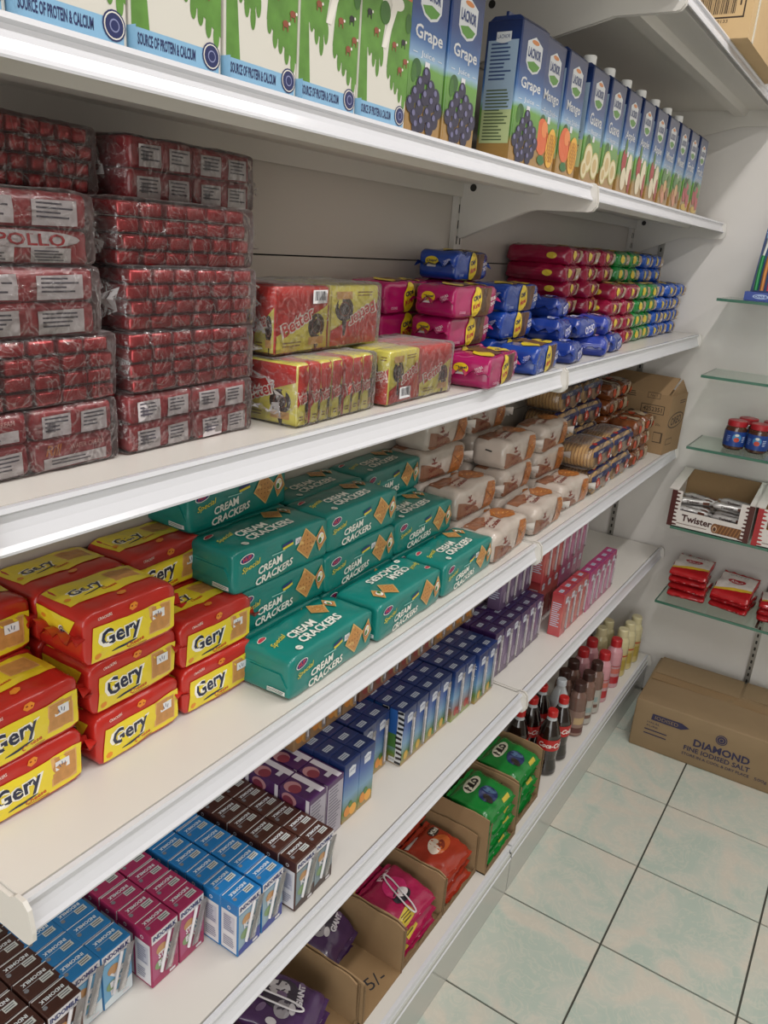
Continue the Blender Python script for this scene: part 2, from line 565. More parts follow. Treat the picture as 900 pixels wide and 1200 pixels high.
# ------------------------------------------------------------------ shelving
def upright(y, label):
    mb = MB()
    mb.box(BX + .001, BX + .013, y - .016, y + .016, 0, 2.25, white_metal)
    z = .1
    while z < 2.2:
        mb.box(BX + .0128, BX + .0134, y - .009, y - .005, z, z + .016, dark_gap)
        mb.box(BX + .0128, BX + .0134, y + .005, y + .009, z, z + .016, dark_gap)
        z += .03
    thing('shelf_upright', mb.mesh('shelf_upright'), label, 'shelf post', group='slotted shelf posts')
upright(YJ, 'white slotted steel post between the two shelf bays')
upright(YE - .02, 'white slotted steel post in the corner by the end wall')
upright(YN, 'white slotted steel post at the near end of the shelves')

def rail_profile(x, z, h):
    k = h / .036
    return [(x - .004, z + .0005), (x + .003, z + .001), (x + .004, z - .003), (x + .0005, z - .0055), (x + .0005, z - .012 * k), (x + .002, z - .019 * k),
            (x + .0055, z - .029 * k), (x + .0085, z - .0335 * k), (x + .008, z - .036 * k), (x + .003, z - .034 * k), (x - .002, z - .02 * k), (x - .004, z - .008)]
def bracket_mesh(xf, dz):
    # outline in (x, z), z = 0 is the deck top
    o = [(BX + .014, -.003), (BX + .014, -.105), (BX + .02, -.108), (xf - .12, -.052), (xf - .10, -.047), (xf + .004, -.047), (xf + .012, -.045),
         (xf + .018, -.038), (xf + .019, -.028), (xf + .015, -.004), (xf + .008, .003), (xf - .004, .003), (xf - .012, -.003)]
    mb = MB(); mb.prism(o, 'y', -.0022, .0022, white_metal)
    mb.lathe([(.007, 0), (.007, .001)], dark_gap, 12, (BX + .04, -.0034, -.012), 'y')
    return mb.mesh('bracket')
LEVELS = [('top', .105, 1.945), ('second highest', .006, 1.63), ('third', .0, 1.293), ('fourth', .0, .92), ('fifth', .018, .559)]
SHELF_LABELS = [
    ['white metal top shelf above the milk cartons, near bay', 'white metal top shelf under the barcode box, far bay'],
    ['white metal shelf holding milk and grape juice cartons, near bay', 'white metal shelf holding guava and apple juice cartons, far bay'],
    ['white metal shelf under the red wafer bundles, near bay', 'white metal shelf under the small cookie bags, far bay'],
    ['white metal shelf under the cheese and cream crackers, near bay', 'white metal shelf under biscuit packs and brown carton, far bay'],
    ['white metal shelf under the small milk cartons, near bay', 'white metal shelf under the pink and red drink cartons, far bay']]
for (nm, xf, z), labs in zip(LEVELS, SHELF_LABELS):
    br = bracket_mesh(xf, 0)
    for b, (y0, y1) in enumerate(((YN, YJ), (YJ, YE - .006))):
        mb = MB()
        a, c = y0 + .007, y1 - .007
        mb.box(BX + .015, xf - .004, a, c, -.004, 0, white_metal)
        mb.box(xf - .007, xf - .004, a, c, -.024, -.004, white_metal)
        mb.box(BX + .015, BX + .018, a, c, -.03, -.004, white_metal)
        # stiffening channel pressed under the deck
        mb.prism([(xf - .13, -.004), (xf - .122, -.02), (xf - .093, -.02), (xf - .085, -.004)], 'y', a, c, white_metal)
        s = thing('shelf_board', mb.mesh('shelf_board'), labs[b], 'shelf', (0, 0, z))
        r = MB(); r.prism(rail_profile(xf + .003, 0, .027 if z > 1.5 else .036), 'y', a - .003, c + .003, rail_plastic)
        part('price_rail', r.mesh('price_rail'), s)
        part('bracket', br, s, (0, y0 + .0045, 0)); part('bracket', br, s, (0, y1 - .0045, 0))
# base shelf
ZB, XB = .14, .048
for b, (y0, y1) in enumerate(((YN, YJ), (YJ, YE - .006))):
    mb = MB(); a, c = y0 + .003, y1 - .003
    mb.box(BX + .015, XB - .004, a, c, -.02, 0, white_metal)
    s = thing('base_shelf', mb.mesh('base_shelf'), ['white metal bottom shelf holding cardboard trays', 'white metal bottom shelf holding drink bottles'][b], 'shelf', (0, 0, ZB))
    r = MB(); r.prism(rail_profile(XB, 0, .036), 'y', a, c, rail_plastic); part('price_rail', r.mesh('price_rail'), s)
    p = MB(); p.box(.040, .0545, a, c, -.14 + .0005, -.021, plinth_grey); part('plinth', p.mesh('plinth'), s)
mb = MB(); mb.prism([(.02, ZB - .04), (XB + .02, ZB - .04), (XB + .021, ZB - .03), (XB + .012, ZB + .002), (.02, ZB + .002)], 'y', YE - .0085, YE - .005, white_metal)
thing('rail_end_cap', mb.mesh('rail_end_cap'), 'white end plate closing the bottom shelf at the end wall', 'end plate')

# slotted strips on the end wall and glass shelves
def strip(x, z0, z1, label):
    mb = MB(); mb.box(x - .009, x + .009, WALL_Y - .008, WALL_Y, z0, z1, galv)
    z = z0 + .01
    while z < z1 - .02:
        mb.box(x - .003, x + .003, WALL_Y - .0085, WALL_Y - .0078, z, z + .012, dark_gap); z += .025
    thing('wall_strip', mb.mesh('wall_strip'), label, 'wall strip', group='slotted steel strips on the end wall')
strip(-.165, .1, 1.62, 'slotted steel strip on end wall beside the shelf corner')
strip(.385, .02, 1.62, 'slotted steel strip on end wall behind the glass shelves')

def glass_mat():
    m = bpy.data.materials.new('green_edged_glass'); m.use_nodes = True
    nt = m.node_tree; b = nt.nodes['Principled BSDF']
    b.inputs['Base Color'].default_value = lin('#e3f2ea'); b.inputs['Roughness'].default_value = .03
    b.inputs['Transmission Weight'].default_value = 1.0; b.inputs['IOR'].default_value = 1.2
    return m
GLASS = glass_mat()
EDGE = M('green_glass_edge', '#3f6d5a', .15, coat=.5)
for z, lab in ((1.418, 'glass shelf with green edge under the toothbrush stand'), (1.195, 'empty glass shelf with green edge on end wall'),
               (.975, 'glass shelf with green edge holding the blue jars'), (.712, 'glass shelf with green edge under the wafer roll boxes'),
               (.45, 'lowest glass shelf with green edge under red candy bags')):
    mb = MB(); mb.box(.078, .9, .703, WALL_Y - .009, -.008, 0, GLASS)
    o = thing('glass_shelf', mb.mesh('glass_shelf'), lab, 'glass shelf', (0, 0, z), group='glass shelves on the end wall')
    e = MB(); e.box(.078, .9, .700, .7028, -.008, 0, EDGE); e.box(.0752, .078, .700, WALL_Y - .009, -.008, 0, EDGE)
    part('polished_edge', e.mesh('polished_edge'), o)
    for bx in (.385,):
        k = MB(); k.prism([(.72, -.0085), (WALL_Y - .009, -.0085), (WALL_Y - .009, -.035)], 'x', bx - .004, bx + .004, galv)
        part('support_arm', k.mesh('support_arm'), o)
# ================================================================== shared part shapes
def fin_mesh(w, l, amp, mat, n=12, seed=0, spread=1.15, droop=0.0):
    """crimped end seal that leaves a pack towards -Y"""
    rr = random.Random(seed)
    mb = MB(); rows = 4; vs = []
    for j in range(rows):
        t = j / (rows - 1)
        for i in range(n + 1):
            s = i / n - .5
            z = amp * t * (math.sin(i * 2.1 + seed) + .5 * math.sin(i * 4.7 + seed * 2)) - droop * t * t
            vs.append((s * w * (1 + (spread - 1) * t), -l * t + .003 + rr.uniform(-.001, .001) * t, z))
    m = len(vs)
    fs = [(j * (n + 1) + i, j * (n + 1) + i + 1, (j + 1) * (n + 1) + i + 1, (j + 1) * (n + 1) + i) for j in range(rows - 1) for i in range(n)]
    mb.add(vs, fs, mat, True)
    mb.add([(x, y, z + .0008) for x, y, z in vs], [f[::-1] for f in fs], mat, True)
    return mb.mesh('end_seal')
def sticker_mesh(w, h, face='F', seed=1, scribble=True):
    mb = MB(); a = Art()
    a.rect(0, 0, w, h, P('#dfe0e2'), 0)
    if scribble:
        for k in range(3):
            a.rect(-w * .2 + k * w * .18, random.Random(seed + k).uniform(-.1, .1) * h, w * .06, h * .45, P('#5a5f78'), 1, .4 - .3 * k)
    a.put(mb, face, (0, 0, 0))
    return mb.mesh('price_sticker')
def drip(a, x, y, w, h, mat, lay, flip=1):
    a.ell(x, y, w, h, mat, lay)
    a.poly([(x - w * .18, y), (x + w * .18, y), (x + w * .1, y - flip * h * 1.1), (x - w * .02, y - flip * h * 1.1)][::flip], mat, lay)
    return a
M('red_foil_pack', '#b8281f', .28, coat=.4, var=.12, scale=30)
M('teal_film_pack', '#107c73', .3, coat=.35, var=.16, scale=22, bump=.05)
M('caramel_wrap', '#6b391a', .22, coat=.7, var=.5, scale=50, bump=.25)
film = Mfilm('clear_wrap_film', amount=.03, painted_glint=.17)
film_soft = Mfilm('clear_pouch_film', amount=.06, bump=.12)
kraft = M('kraft_cardboard', '#977b59', .8, var=.08, scale=25, bump=.05)
kraft_in = M('kraft_cardboard_inside', '#8f7350', .85, var=.08, scale=25)
kraft_edge = M('corrugated_edge', '#7d6547', .9, var=.3, scale=200)

# ================================================================== cheese cracker packs
GD = (.084, .124, .0645)
def gery_kind(seed):
    D = shaper(GD, .004, (.0015, 0, .002), .0019, 34, seed, .2)
    red = M('red_foil_pack', '#b8281f', .28, coat=.4, var=.12, scale=30)
    yel, navy, wht = P('#e5cf2f', .28), P('#1d2440'), P('#f4f1e6')
    tan, tan2, org = M('cracker_print', '#c08a4e', .4, var=.25, scale=160), P('#d9a868'), P('#e08a2a')
    mb = MB(); gridbody(mb, GD, red, D, edge=.004, fine=.008)
    a = Art()
    a.poly([(-.054, -.028), (.058, -.026), (.060, .017), (.02, .014), (-.05, .014)], yel, 1)
    a.text('Gery', -.016, -.004, .030, wht, 2, .058, .10, .075).text('Gery', -.016, -.004, .027, navy, 3, .050, .10, .028)
    a.ell(-.012, -.0195, .034, .003, navy, 3, .12)
    a.rect(.037, -.004, .031, .034, tan2, 2, -.03).rect(.037, -.004, .028, .031, tan, 3, -.03)
    a.text('Cheese', .002, -.021, .0055, P('#c2341f'), 3, .024, .12, .02).lines(.006, -.0265, .026, .004, 2, P('#a0522a'), 2)
    a.ell(-.046, -.021, .009, .007, org, 2, .3, 7)
    a.ell(.002, .023, .013, .009, org, 2, .2, 6).ell(.0, .0235, .003, .002, P('#8f2a12'), 3, 0, 8).ell(.005, .0225, .002, .002, P('#8f2a12'), 3, 0, 8)
    a.text('CRACKERS', -.035, .0235, .0034, wht, 2, .018, .05)
    a.put(mb, 'F', GD, D)
    t = Art()
    t.poly([(-.056, -.014), (.0, -.018), (.056, -.014), (.058, .037), (-.058, .037)], yel, 1)
    t.text('Gery', -.022, .008, .022, wht, 2, .046, .05, .075).text('Gery', -.022, .008, .0195, navy, 3, .040, .05, .03)
    t.ell(-.018, -.003, .03, .0022, navy, 3, .1)
    t.rect(.030, .014, .034, .030, tan2, 2, -.04).rect(.030, .014, .031, .027, tan, 3, -.04)
    t.text('Cheese', -.001, -.006, .005, P('#c2341f'), 3, .02, .1, .02)
    t.ell(-.05, .0, .008, .007, org, 2, 0, 7).ell(.0, -.026, .013, .009, org, 2, .2, 6)
    t.put(mb, 'T', GD, D)
    l = Art()
    l.poly([(-.038, .002), (.02, .006), (.03, .029), (-.038, .029)], yel, 1)
    l.text('Gery', .012, .006, .014, wht, 2, .022, -.5, .075).text('Gery', .012, .006, .012, navy, 3, .019, -.5, .03)
    l.ell(-.025, .017, .009, .007, org, 2, 0, 7).ell(-.03, -.012, .008, .007, org, 2, 0, 7)
    l.put(mb, 'L', GD, D)
    return mb.mesh('cheese_cracker_pack')
g_fin = fin_mesh(.082, .017, .007, M('red_foil_pack'), 12, 3)
g_st = sticker_mesh(.017, .011)
GK = [Kind('cheese_cracker_pack', 'cracker pack', gery_kind(s), [('end_seal', g_fin, (0, -.0615, .036)), ('end_seal', g_fin, (0, .0615, .034), (0, 0, PI)),
      ('price_sticker', g_st, (.0452, .038 if s != 2 else .035, .034), (0, .0, .0))]) for s in (1, 2, 3)]
gx_f, gx_b = -.1405, -.227
def gery_stack(y, n, x, desc, seed):
    names = {1: ['only'], 2: ['lower', 'upper'], 3: ['bottom', 'middle', 'top']}[n]
    for k in range(n):
        rr = random.Random(seed * 10 + k)
        o = GK[(seed + k) % 3].place('yellow and red cheese cracker pack, %s of the %s' % (names[k], desc),
             (x + rr.uniform(-.003, .003), y + rr.uniform(-.004, .004), .9205 + k * .0648), rr.uniform(-.03, .03), 'cheese cracker packs')
gery_stack(-1.409, 2, gx_f, 'front stack cut by the left edge', 1)
gery_stack(-1.272, 3, gx_f, 'three-high front stack', 2)
gery_stack(-1.138, 2, gx_f + .004, 'two-high front stack by cream crackers', 3)
gery_stack(-1.40, 3, gx_b, 'rear stack cut by the left edge', 4)
gery_stack(-1.272, 3, gx_b, 'rear stack behind the three-high one', 5)
gery_stack(-1.142, 3, gx_b, 'rear stack beside the cream crackers', 6)

# ================================================================== teal cream cracker packs
CD = (.083, .200, .0635)
def cracker_kind(seed):
    D = shaper(CD, .005, (.0015, 0, .002), .0015, 32, seed, .12)
    teal = M('teal_film_pack', '#107c73', .3, coat=.35, var=.16, scale=22, bump=.05)
    wht, yel, navy = P('#eceae0'), P('#d9c83e'), P('#28306f')
    tan, tan2 = M('cracker_print', '#c08a4e', .4, var=.25, scale=160), P('#d8b06c')
    mb = MB(); gridbody(mb, CD, teal, D, edge=.004, fine=.008)
    def dia(a, x, y, s, m, lay, sq=1.0, rot=0):
        pts = [(0, -s), (s * .92, 0), (0, s), (-s * .92, 0)]
        c, n = math.cos(rot), math.sin(rot)
        a.poly([(x + (p * c - q * n) * sq, y + p * n + q * c) for p, q in pts], m, lay)
    def crk(a, x, y, s):
        dia(a, x, y, s, tan2, 2, 1, .12); dia(a, x, y, s * .9, tan, 3, 1, .12)
        for i in range(-2, 3):
            for j in range(-2, 3):
                if abs(i) + abs(j) < 3: a.ell(x + i * s * .27, y + j * s * .27, s * .1, s * .1, P('#8a5a2c'), 4, 0, 6)
        dia(a, x + s * 1.35, y - s * .05, s * .8, tan2, 3, .72, -.2); dia(a, x + s * 1.35, y - s * .05, s * .7, tan, 4, .72, -.2)
        a.ell(x + s * 1.3, y, s * .66, s * .8, P('#a13b22'), 5, -.2).ell(x + s * 1.3, y, s * .56, s * .7, wht, 6, -.2)
        a.ell(x + s * 1.22, y - s * .12, s * .3, s * .36, P('#3f7a2e'), 7).ell(x + s * 1.42, y + s * .12, s * .26, s * .2, P('#e8dca0'), 7)
    a = Art()
    a.ell(-.075, .0175, .026, .012, wht, 1, .15).ell(-.075, .0175, .0235, .0098, navy, 2, .15)
    a.text('HUP', -.075, .0177, .0062, P('#c8394a'), 3, .016, .15, .03)
    a.text('Special', -.067, .004, .010, yel, 2, .036, .22, .01, .35)
    a.text('CREAM', -.030, -.004, .0115, wht, 2, .050, .12, .03, .18)
    a.text('CRACKERS', -.020, -.018, .0115, wht, 2, .078, .12, .03, .18)
    a.lines(-.012, .0075, .03, .003, 1, P('#9fd2c8'), 2)
    a.rect(.006, .016, .022, .0035, navy, 2, .15).rect(.007, .012, .022, .0035, yel, 2, .15)
    crk(a, .048, .004, .025)
    a.put(mb, 'F', CD, D); a.put(mb, 'K', CD, D)
    t = Art()
    t.text('Special', -.070, .002, .011, yel, 2, .036, .22, .01, .35)
    t.text('CREAM', -.024, -.001, .0155, wht, 2, .060, .04, .03, .1)
    t.text('CRACKERS', -.004, -.0185, .0155, wht, 2, .096, .04, .03, .1)
    t.ell(-.082, .022, .018, .009, wht, 1, .15).ell(-.082, .022, .016, .007, P('#b8394a'), 2, .15)
    t.ell(-.066, -.030, .012, .010, wht, 2).text('HALAL', -.066, -.03, .0028, teal, 3, .009)
    crk(t, .040, .019, .020)
    t.put(mb, 'T', CD, D)
    l = Art(); l.rect(.02, -.024, .03, .007, P('#d8dedb'), 1).lines(.02, -.024, .028, .005, 2, P('#41564f'), 2)
    l.rect(-.02, .01, .03, .0012, P('#2c9c8a'), 1)
    l.put(mb, 'L', CD, D); l.put(mb, 'R', CD, D)
    return mb.mesh('cream_cracker_pack')
c_st = sticker_mesh(.013, .010)
c_fold = MB()
c_fold.prism([(-.038, .012), (.038, .012), (.026, .030), (-.026, .030)], 'y', -.002, 0, M('teal_film_pack'))
c_fold = c_fold.mesh('end_fold')
CK = [Kind('cream_cracker_pack', 'cracker pack', cracker_kind(s), [('end_fold', c_fold, (0, -.0995, .008)), ('end_fold', c_fold, (0, .1015, .008)),
      ('price_sticker', c_st, (.0428, .03, .045))]) for s in (11, 12)]
def crackers(y, x, n, desc, rot0=0, seed=0):
    names = {1: ['single'], 2: ['lower', 'upper'], 3: ['bottom', 'middle', 'top'], 4: ['bottom', 'second', 'third', 'top']}[n]
    for k in range(n):
        rr = random.Random(seed * 7 + k)
        o = CK[(seed + k) % 2].place('teal cream cracker pack, %s of the %s' % (names[k], desc), (x + rr.uniform(-.003, .003), y + rr.uniform(-.003, .003), .9205 + k * .0643),
             rot0 + rr.uniform(-.02, .02), 'teal cream cracker packs', skip=('price_sticker',) if (k + seed) % 3 else ())
xr = [-.058, -.1455, -.2275]
def one(y, x, lab, rot, seed):
    CK[seed % 2].place('teal cream cracker pack ' + lab, (x, y, .9205), rot, 'teal cream cracker packs')
one(-.994, xr[0], 'in the front row nearest the cheese crackers', .02, 2)
one(-.784, xr[0] + .001, 'in the middle of the front row, lettering upside down', PI + .015, 3)
one(-.576, xr[0] - .001, 'in the front row next to white packs', .02, 4)
crackers(-1.003, xr[1], 3, 'middle stack beside the cheese crackers', 0, 1)
crackers(-.805, xr[1], 3, 'middle stack behind the upside-down pack', 0, 2)
crackers(-.602, xr[1], 2, 'middle stack beside the white packs', 0, 3)
crackers(-1.0, xr[2], 4, 'rear stack beside the cheese crackers', 0, 4)
crackers(-.79, xr[2], 3, 'rear stack in the centre', 0, 5)
crackers(-.59, xr[2], 3, 'rear stack beside the white packs', 0, 6)

# ================================================================== white and orange cracker packs
WD = (.080, .182, .064)
def white_kind(seed):
    D = shaper(WD, .012, (.003, 0, .003), .003, 22, seed, .2)
    base = M('frosted_white_film', '#bfb2a7', .25, coat=.5, var=.14, scale=30, bump=.15)
    brown, txt = M('toasted_cracker_print', '#a8642c', .35, var=.45, scale=90, coat=.4), P('#7c2f22')
    dk = M('brown_print', '#8a5d45', .35, var=.35, scale=60, coat=.3)
    mb = MB(); gridbody(mb, WD, base, D, edge=.005, fine=.008)
    a = Art()
    a.poly([(.015, -.03), (.062, -.028), (.078, .002), (.070, .026), (.045, .03), (.03, .012), (.022, -.008)], brown, 1)
    for k in range(5):
        a.rect(.032 + .009 * k, -.012 + .008 * k, .012, .0018, P('#d39a55'), 2, .6 - .2 * k).rect(.036 + .008 * k, .008 - .006 * k, .01, .0016, P('#6f3c18'), 2, -.5)
    a.poly([(-.088, -.031), (.012, -.031), (-.01, -.012), (-.060, .004), (-.087, .01)], dk, 1)
    a.text('Special', -.038, -.006, .012, txt, 2, .046, .1, .02).text('Cracker', -.036, -.021, .011, txt, 2, .046, .1, .02)
    a.text('Y', -.042, .010, .014, txt, 2, None, .1, .03).ell(-.042, .006, .022, .004, txt, 2)
    a.put(mb, 'F', WD, D)
    t = Art()
    t.poly([(.0, -.012), (.05, -.024), (.078, -.01), (.074, .022), (.04, .03), (.008, .014)], brown, 1)
    for k in range(5):
        t.rect(.02 + .01 * k, .012 - .006 * k, .012, .0018, P('#d39a55'), 2, .6 - .2 * k)
    t.text('Special', -.03, .004, .012, txt, 2, .05, .05, .02).text('Cracker', -.03, -.012, .012, txt, 2, .05, .05, .02)
    t.poly([(-.086, .006), (-.06, -.004), (-.01, .02), (-.02, .034), (-.084, .034)], dk, 1)
    t.put(mb, 'T', WD, D)
    l = Art(); l.rect(.0, .012, .016, .004, P('#26221f'), 1, -.15).put(mb, 'L', WD, D)
    return mb.mesh('white_cracker_pack')
w_fin = fin_mesh(.070, .026, .006, M('frosted_end_film', '#ded8d2', .25, coat=.4), 10, 5, 1.0, .006)
w_fin2 = fin_mesh(.034, .034, .006, M('frosted_end_film'), 8, 7, 1.3, .004)
WK = [Kind('white_cracker_pack', 'cracker pack', white_kind(s), [('end_seal', w_fin, (0, .089, .03), (0, 0, PI)), ('end_seal', w_fin2, (.022, .082, .03), (0, .5, 2.5))]) for s in (21, 22)]
def whites(y, x, n, desc, seed=0, start=0):
    names = {1: ['single'], 2: ['lower', 'upper'], 3: ['bottom', 'middle', 'top'], 4: ['bottom', 'second', 'third', 'top']}[n]
    for k in range(n):
        rr = random.Random(seed * 5 + k)
        WK[(seed + k) % 2].place('white and orange cracker pack, %s of the %s' % (names[k], desc), (x + rr.uniform(-.004, .004), y + rr.uniform(-.006, .006), .9205 + k * .0646),
            rr.uniform(-.05, .05), 'white and orange cracker packs')
WK[0].place('white and orange cracker pack in front row beside teal pack', (-.058, -.388, .9205), .05, 'white and orange cracker packs')
WK[1].place('white and orange cracker pack in the middle of the front row', (-.058, -.182, .9205), .03, 'white and orange cracker packs')
WK[0].place('white and orange cracker pack in front row beside round biscuits', (-.07, .022, .9205), -.04, 'white and orange cracker packs')
whites(-.388, -.146, 2, 'middle stack beside teal packs', 1)
whites(-.178, -.146, 3, 'middle stack between the other two', 2)
whites(.028, -.146, 3, 'middle stack beside round biscuits', 3)
whites(-.393, -.227, 4, 'rear stack beside teal packs', 4)
whites(-.178, -.227, 4, 'rear stack behind the middle one', 5)

# ================================================================== round biscuit packs
RD = (.10, .168, .062)
def biscuit_kind(seed):
    bis = M('golden_biscuit', '#c39a5f', .5, var=.25, scale=80)
    bis2 = M('biscuit_edge', '#8d6535', .6)
    mb = MB()
    rr = random.Random(seed)
    for c in (-.042, .042):
        prof = []
        for i in range(11):
            x0 = -.048 + i * .0088
            prof += [(.027, x0), (.0305, x0 + .0016), (.0305, x0 + .0058), (.027, x0 + .0074)]
        mb.lathe(prof, bis, 20, (0, c, .0306), 'x', True, matfn=lambda j: bis2 if j % 4 == 3 else bis)
    return mb.mesh('biscuit_columns')
def biscuit_wrap(seed):
    D = shaper((.106, .176, .064), .02, (0, 0, 0), .0025, 30, seed)
    mb = MB(); gridbody(mb, (.106, .176, .064), film_soft, D, (5, 8, 4), .008)
    return mb.mesh('film_wrap')
def biscuit_label(seed):
    d = (.107, .178, .065); D = shaper(d, .02, (0, 0, 0), .0025, 30, seed)
    navy, red, wht = P('#232a55'), P('#a8281f'), P('#e6dfd0')
    mb = MB(); a = Art()
    a.rect(.0, .015, .172, .016, navy, 1).text('BISCUIT', -.03, .015, .006, wht, 2, .05, 0, .02)
    for u in (-.042, .042):
        a.ell(u, -.002, .030, .030, red, 3).ell(u, -.002, .024, .024, P('#c8503a'), 4).text('B', u, -.002, .012, wht, 5, None, 0, .03)
    a.rect(.062, -.014, .01, .008, P('#e4e4e4'), 3)
    a.put(mb, 'F', d, D)
    t = Art(); t.rect(.0, -.040, .165, .012, navy, 1).ell(-.042, -.036, .02, .014, red, 2).ell(.042, -.036, .02, .014, red, 2)
    pass
    t.put(mb, 'T', d, D)
    return mb.mesh('printed_band')
BK = Kind('round_biscuit_pack', 'biscuit pack', biscuit_kind(1), [('film_wrap', biscuit_wrap(31), (0, 0, 0)), ('printed_band', biscuit_label(31), (0, 0, -.0002))])
def biscuits(y, x, n, desc):
    names = {1: ['only'], 2: ['lower', 'upper'], 3: ['bottom', 'middle', 'top'], 4: ['bottom', 'second', 'third', 'top']}[n]
    for k in range(n):
        rr = random.Random(int(y * 100) + k)
        BK.place('clear pack of round golden biscuits, %s of the %s' % (names[k], desc), (x + rr.uniform(-.004, .004), y, .9205 + k * .0647), rr.uniform(-.04, .04), 'round biscuit packs')
biscuits(.200, -.079, 2, 'front stack beside white packs')
biscuits(.385, -.082, 2, 'front stack beside brown bun packs')
biscuits(.215, -.196, 4, 'rear stack beside white packs')
biscuits(.400, -.196, 4, 'rear stack beside brown bun packs')

# ================================================================== small brown bun packs
ND = (.085, .094, .046)
def bun_kind(seed):
    D = shaper(ND, .014, (.003, 0, .003), .0035, 35, seed, .2)
    br = M('caramel_wrap', '#6b391a', .22, coat=.7, var=.5, scale=50, bump=.25)
    mb = MB(); gridbody(mb, ND, br, D, edge=.005, fine=.007)
    cr, rd, nv = M('cream_print', '#a8977d', .3, var=.3, scale=120), P('#b3401c'), P('#2c2d4c')
    a = Art(); a.poly([(-.01, -.02), (.02, -.02), (.03, .02), (.004, .02)], cr, 1).ell(-.025, .0, .024, .026, rd, 1).ell(.034, -.006, .014, .02, rd, 2).rect(-.03, -.017, .02, .006, nv, 2)
    a.put(mb, 'F', ND, D)
    t = Art(); t.poly([(-.02, -.03), (.02, -.03), (.03, .02), (-.01, .02)], cr, 1).ell(-.02, .01, .03, .02, rd, 2).rect(.02, -.02, .02, .01, nv, 2)
    t.put(mb, 'T', ND, D)
    return mb.mesh('bun_pack')
b_fin = fin_mesh(.06, .01, .003, M('caramel_wrap'), 8, 2)
NK = [Kind('bun_pack', 'bun pack', bun_kind(s), [('end_seal', b_fin, (0, -.046, .022))]) for s in (41, 42, 43)]
for r, (x, n, ys) in enumerate([(-.075, 3, (.532, .634)), (-.163, 5, (.532, .634)), (-.226, 6, ())]):
    for c, y in enumerate(ys):
        col = {.532: 'beside the round biscuits', .634: 'in the middle column', .728: 'beside the brown carton'}[y]
        for k in range(n):
            rr = random.Random(r * 31 + c * 7 + k)
            NK[(r + c + k) % 3].place('caramel brown bun pack %s, %s of the %s stack' % (col, LEV[k], 'front' if x > -.1 else 'rear'),
                (x + rr.uniform(-.004, .004), y, .9205 + k * .0467), rr.uniform(-.07, .07), 'brown bun packs')

# brown carton at the end of that shelf
def carton_4252351():
    W, L, H = .235, .14, .19
    ink = P('#4a3a2c', .8)
    root = thing('cardboard_carton', None, 'brown cardboard carton numbered 4252351 at the end of shelf', 'carton', (-.112, .828, .9205), (0, 0, -.12))
    mb = MB(); mb.box(-W / 2, W / 2, -L / 2, L / 2, 0, H, kraft)
    a = Art()
    a.rect(.062, .045, .078, .028, ink, 1).rect(.062, .045, .073, .0235, kraft, 2).text('4252351', .062, .045, .0145, ink, 3, .062, 0, .02)
    a.lines(.05, .018, .06, .016, 3, ink, 1, 2).lines(.04, -.005, .05, .012, 2, ink, 1, 3).text('20x', .088, -.001, .008, ink, 1)
    a.ell(-.005, .02, .03, .03, ink, 1).ell(-.005, .02, .02, .02, kraft, 2)
    a.rect(.094, -.042, .03, .034, ink, 1).rect(.092, -.042, .024, .028, kraft, 2)
    a.rect(.06, .088, .042, .018, ink, 1).rect(.06, .088, .039, .015, kraft, 2).text('No 1', .06, .088, .008, ink, 3)
    a.lines(-.02, .085, .05, .02, 3, ink, 1, 5)
    a.put(mb, 'L', (W, L, H))
    f = Art(); f.ell(.0, .012, .13, .05, ink, 1, .08).ell(.0, .012, .12, .042, kraft, 2, .08).text('OREO', .0, .012, .026, ink, 3, .085, .08, .03)
    f.rect(-.03, -.055, .05, .02, ink, 1).rect(-.03, -.055, .046, .016, kraft, 2).lines(.035, .07, .05, .014, 2, ink, 1)
    f.put(mb, 'F', (W, L, H))
    part('carton_body', mb.mesh('carton_body'), root)
    fl = MB(); fl.prism([(-L / 2, H), (L / 2, H), (.01, H + .045)], 'x', W / 2 - .006, W / 2 - .003, kraft)
    part('gable_flap', fl.mesh('gable_flap'), root)
    fb = MB(); fb.prism([(-L / 2, H), (-L / 2 + .003, H), (.012, H + .046), (.009, H + .048)], 'x', -W / 2, W / 2 - .012, kraft)
    part('top_flap', fb.mesh('top_flap'), root)
carton_4252351()
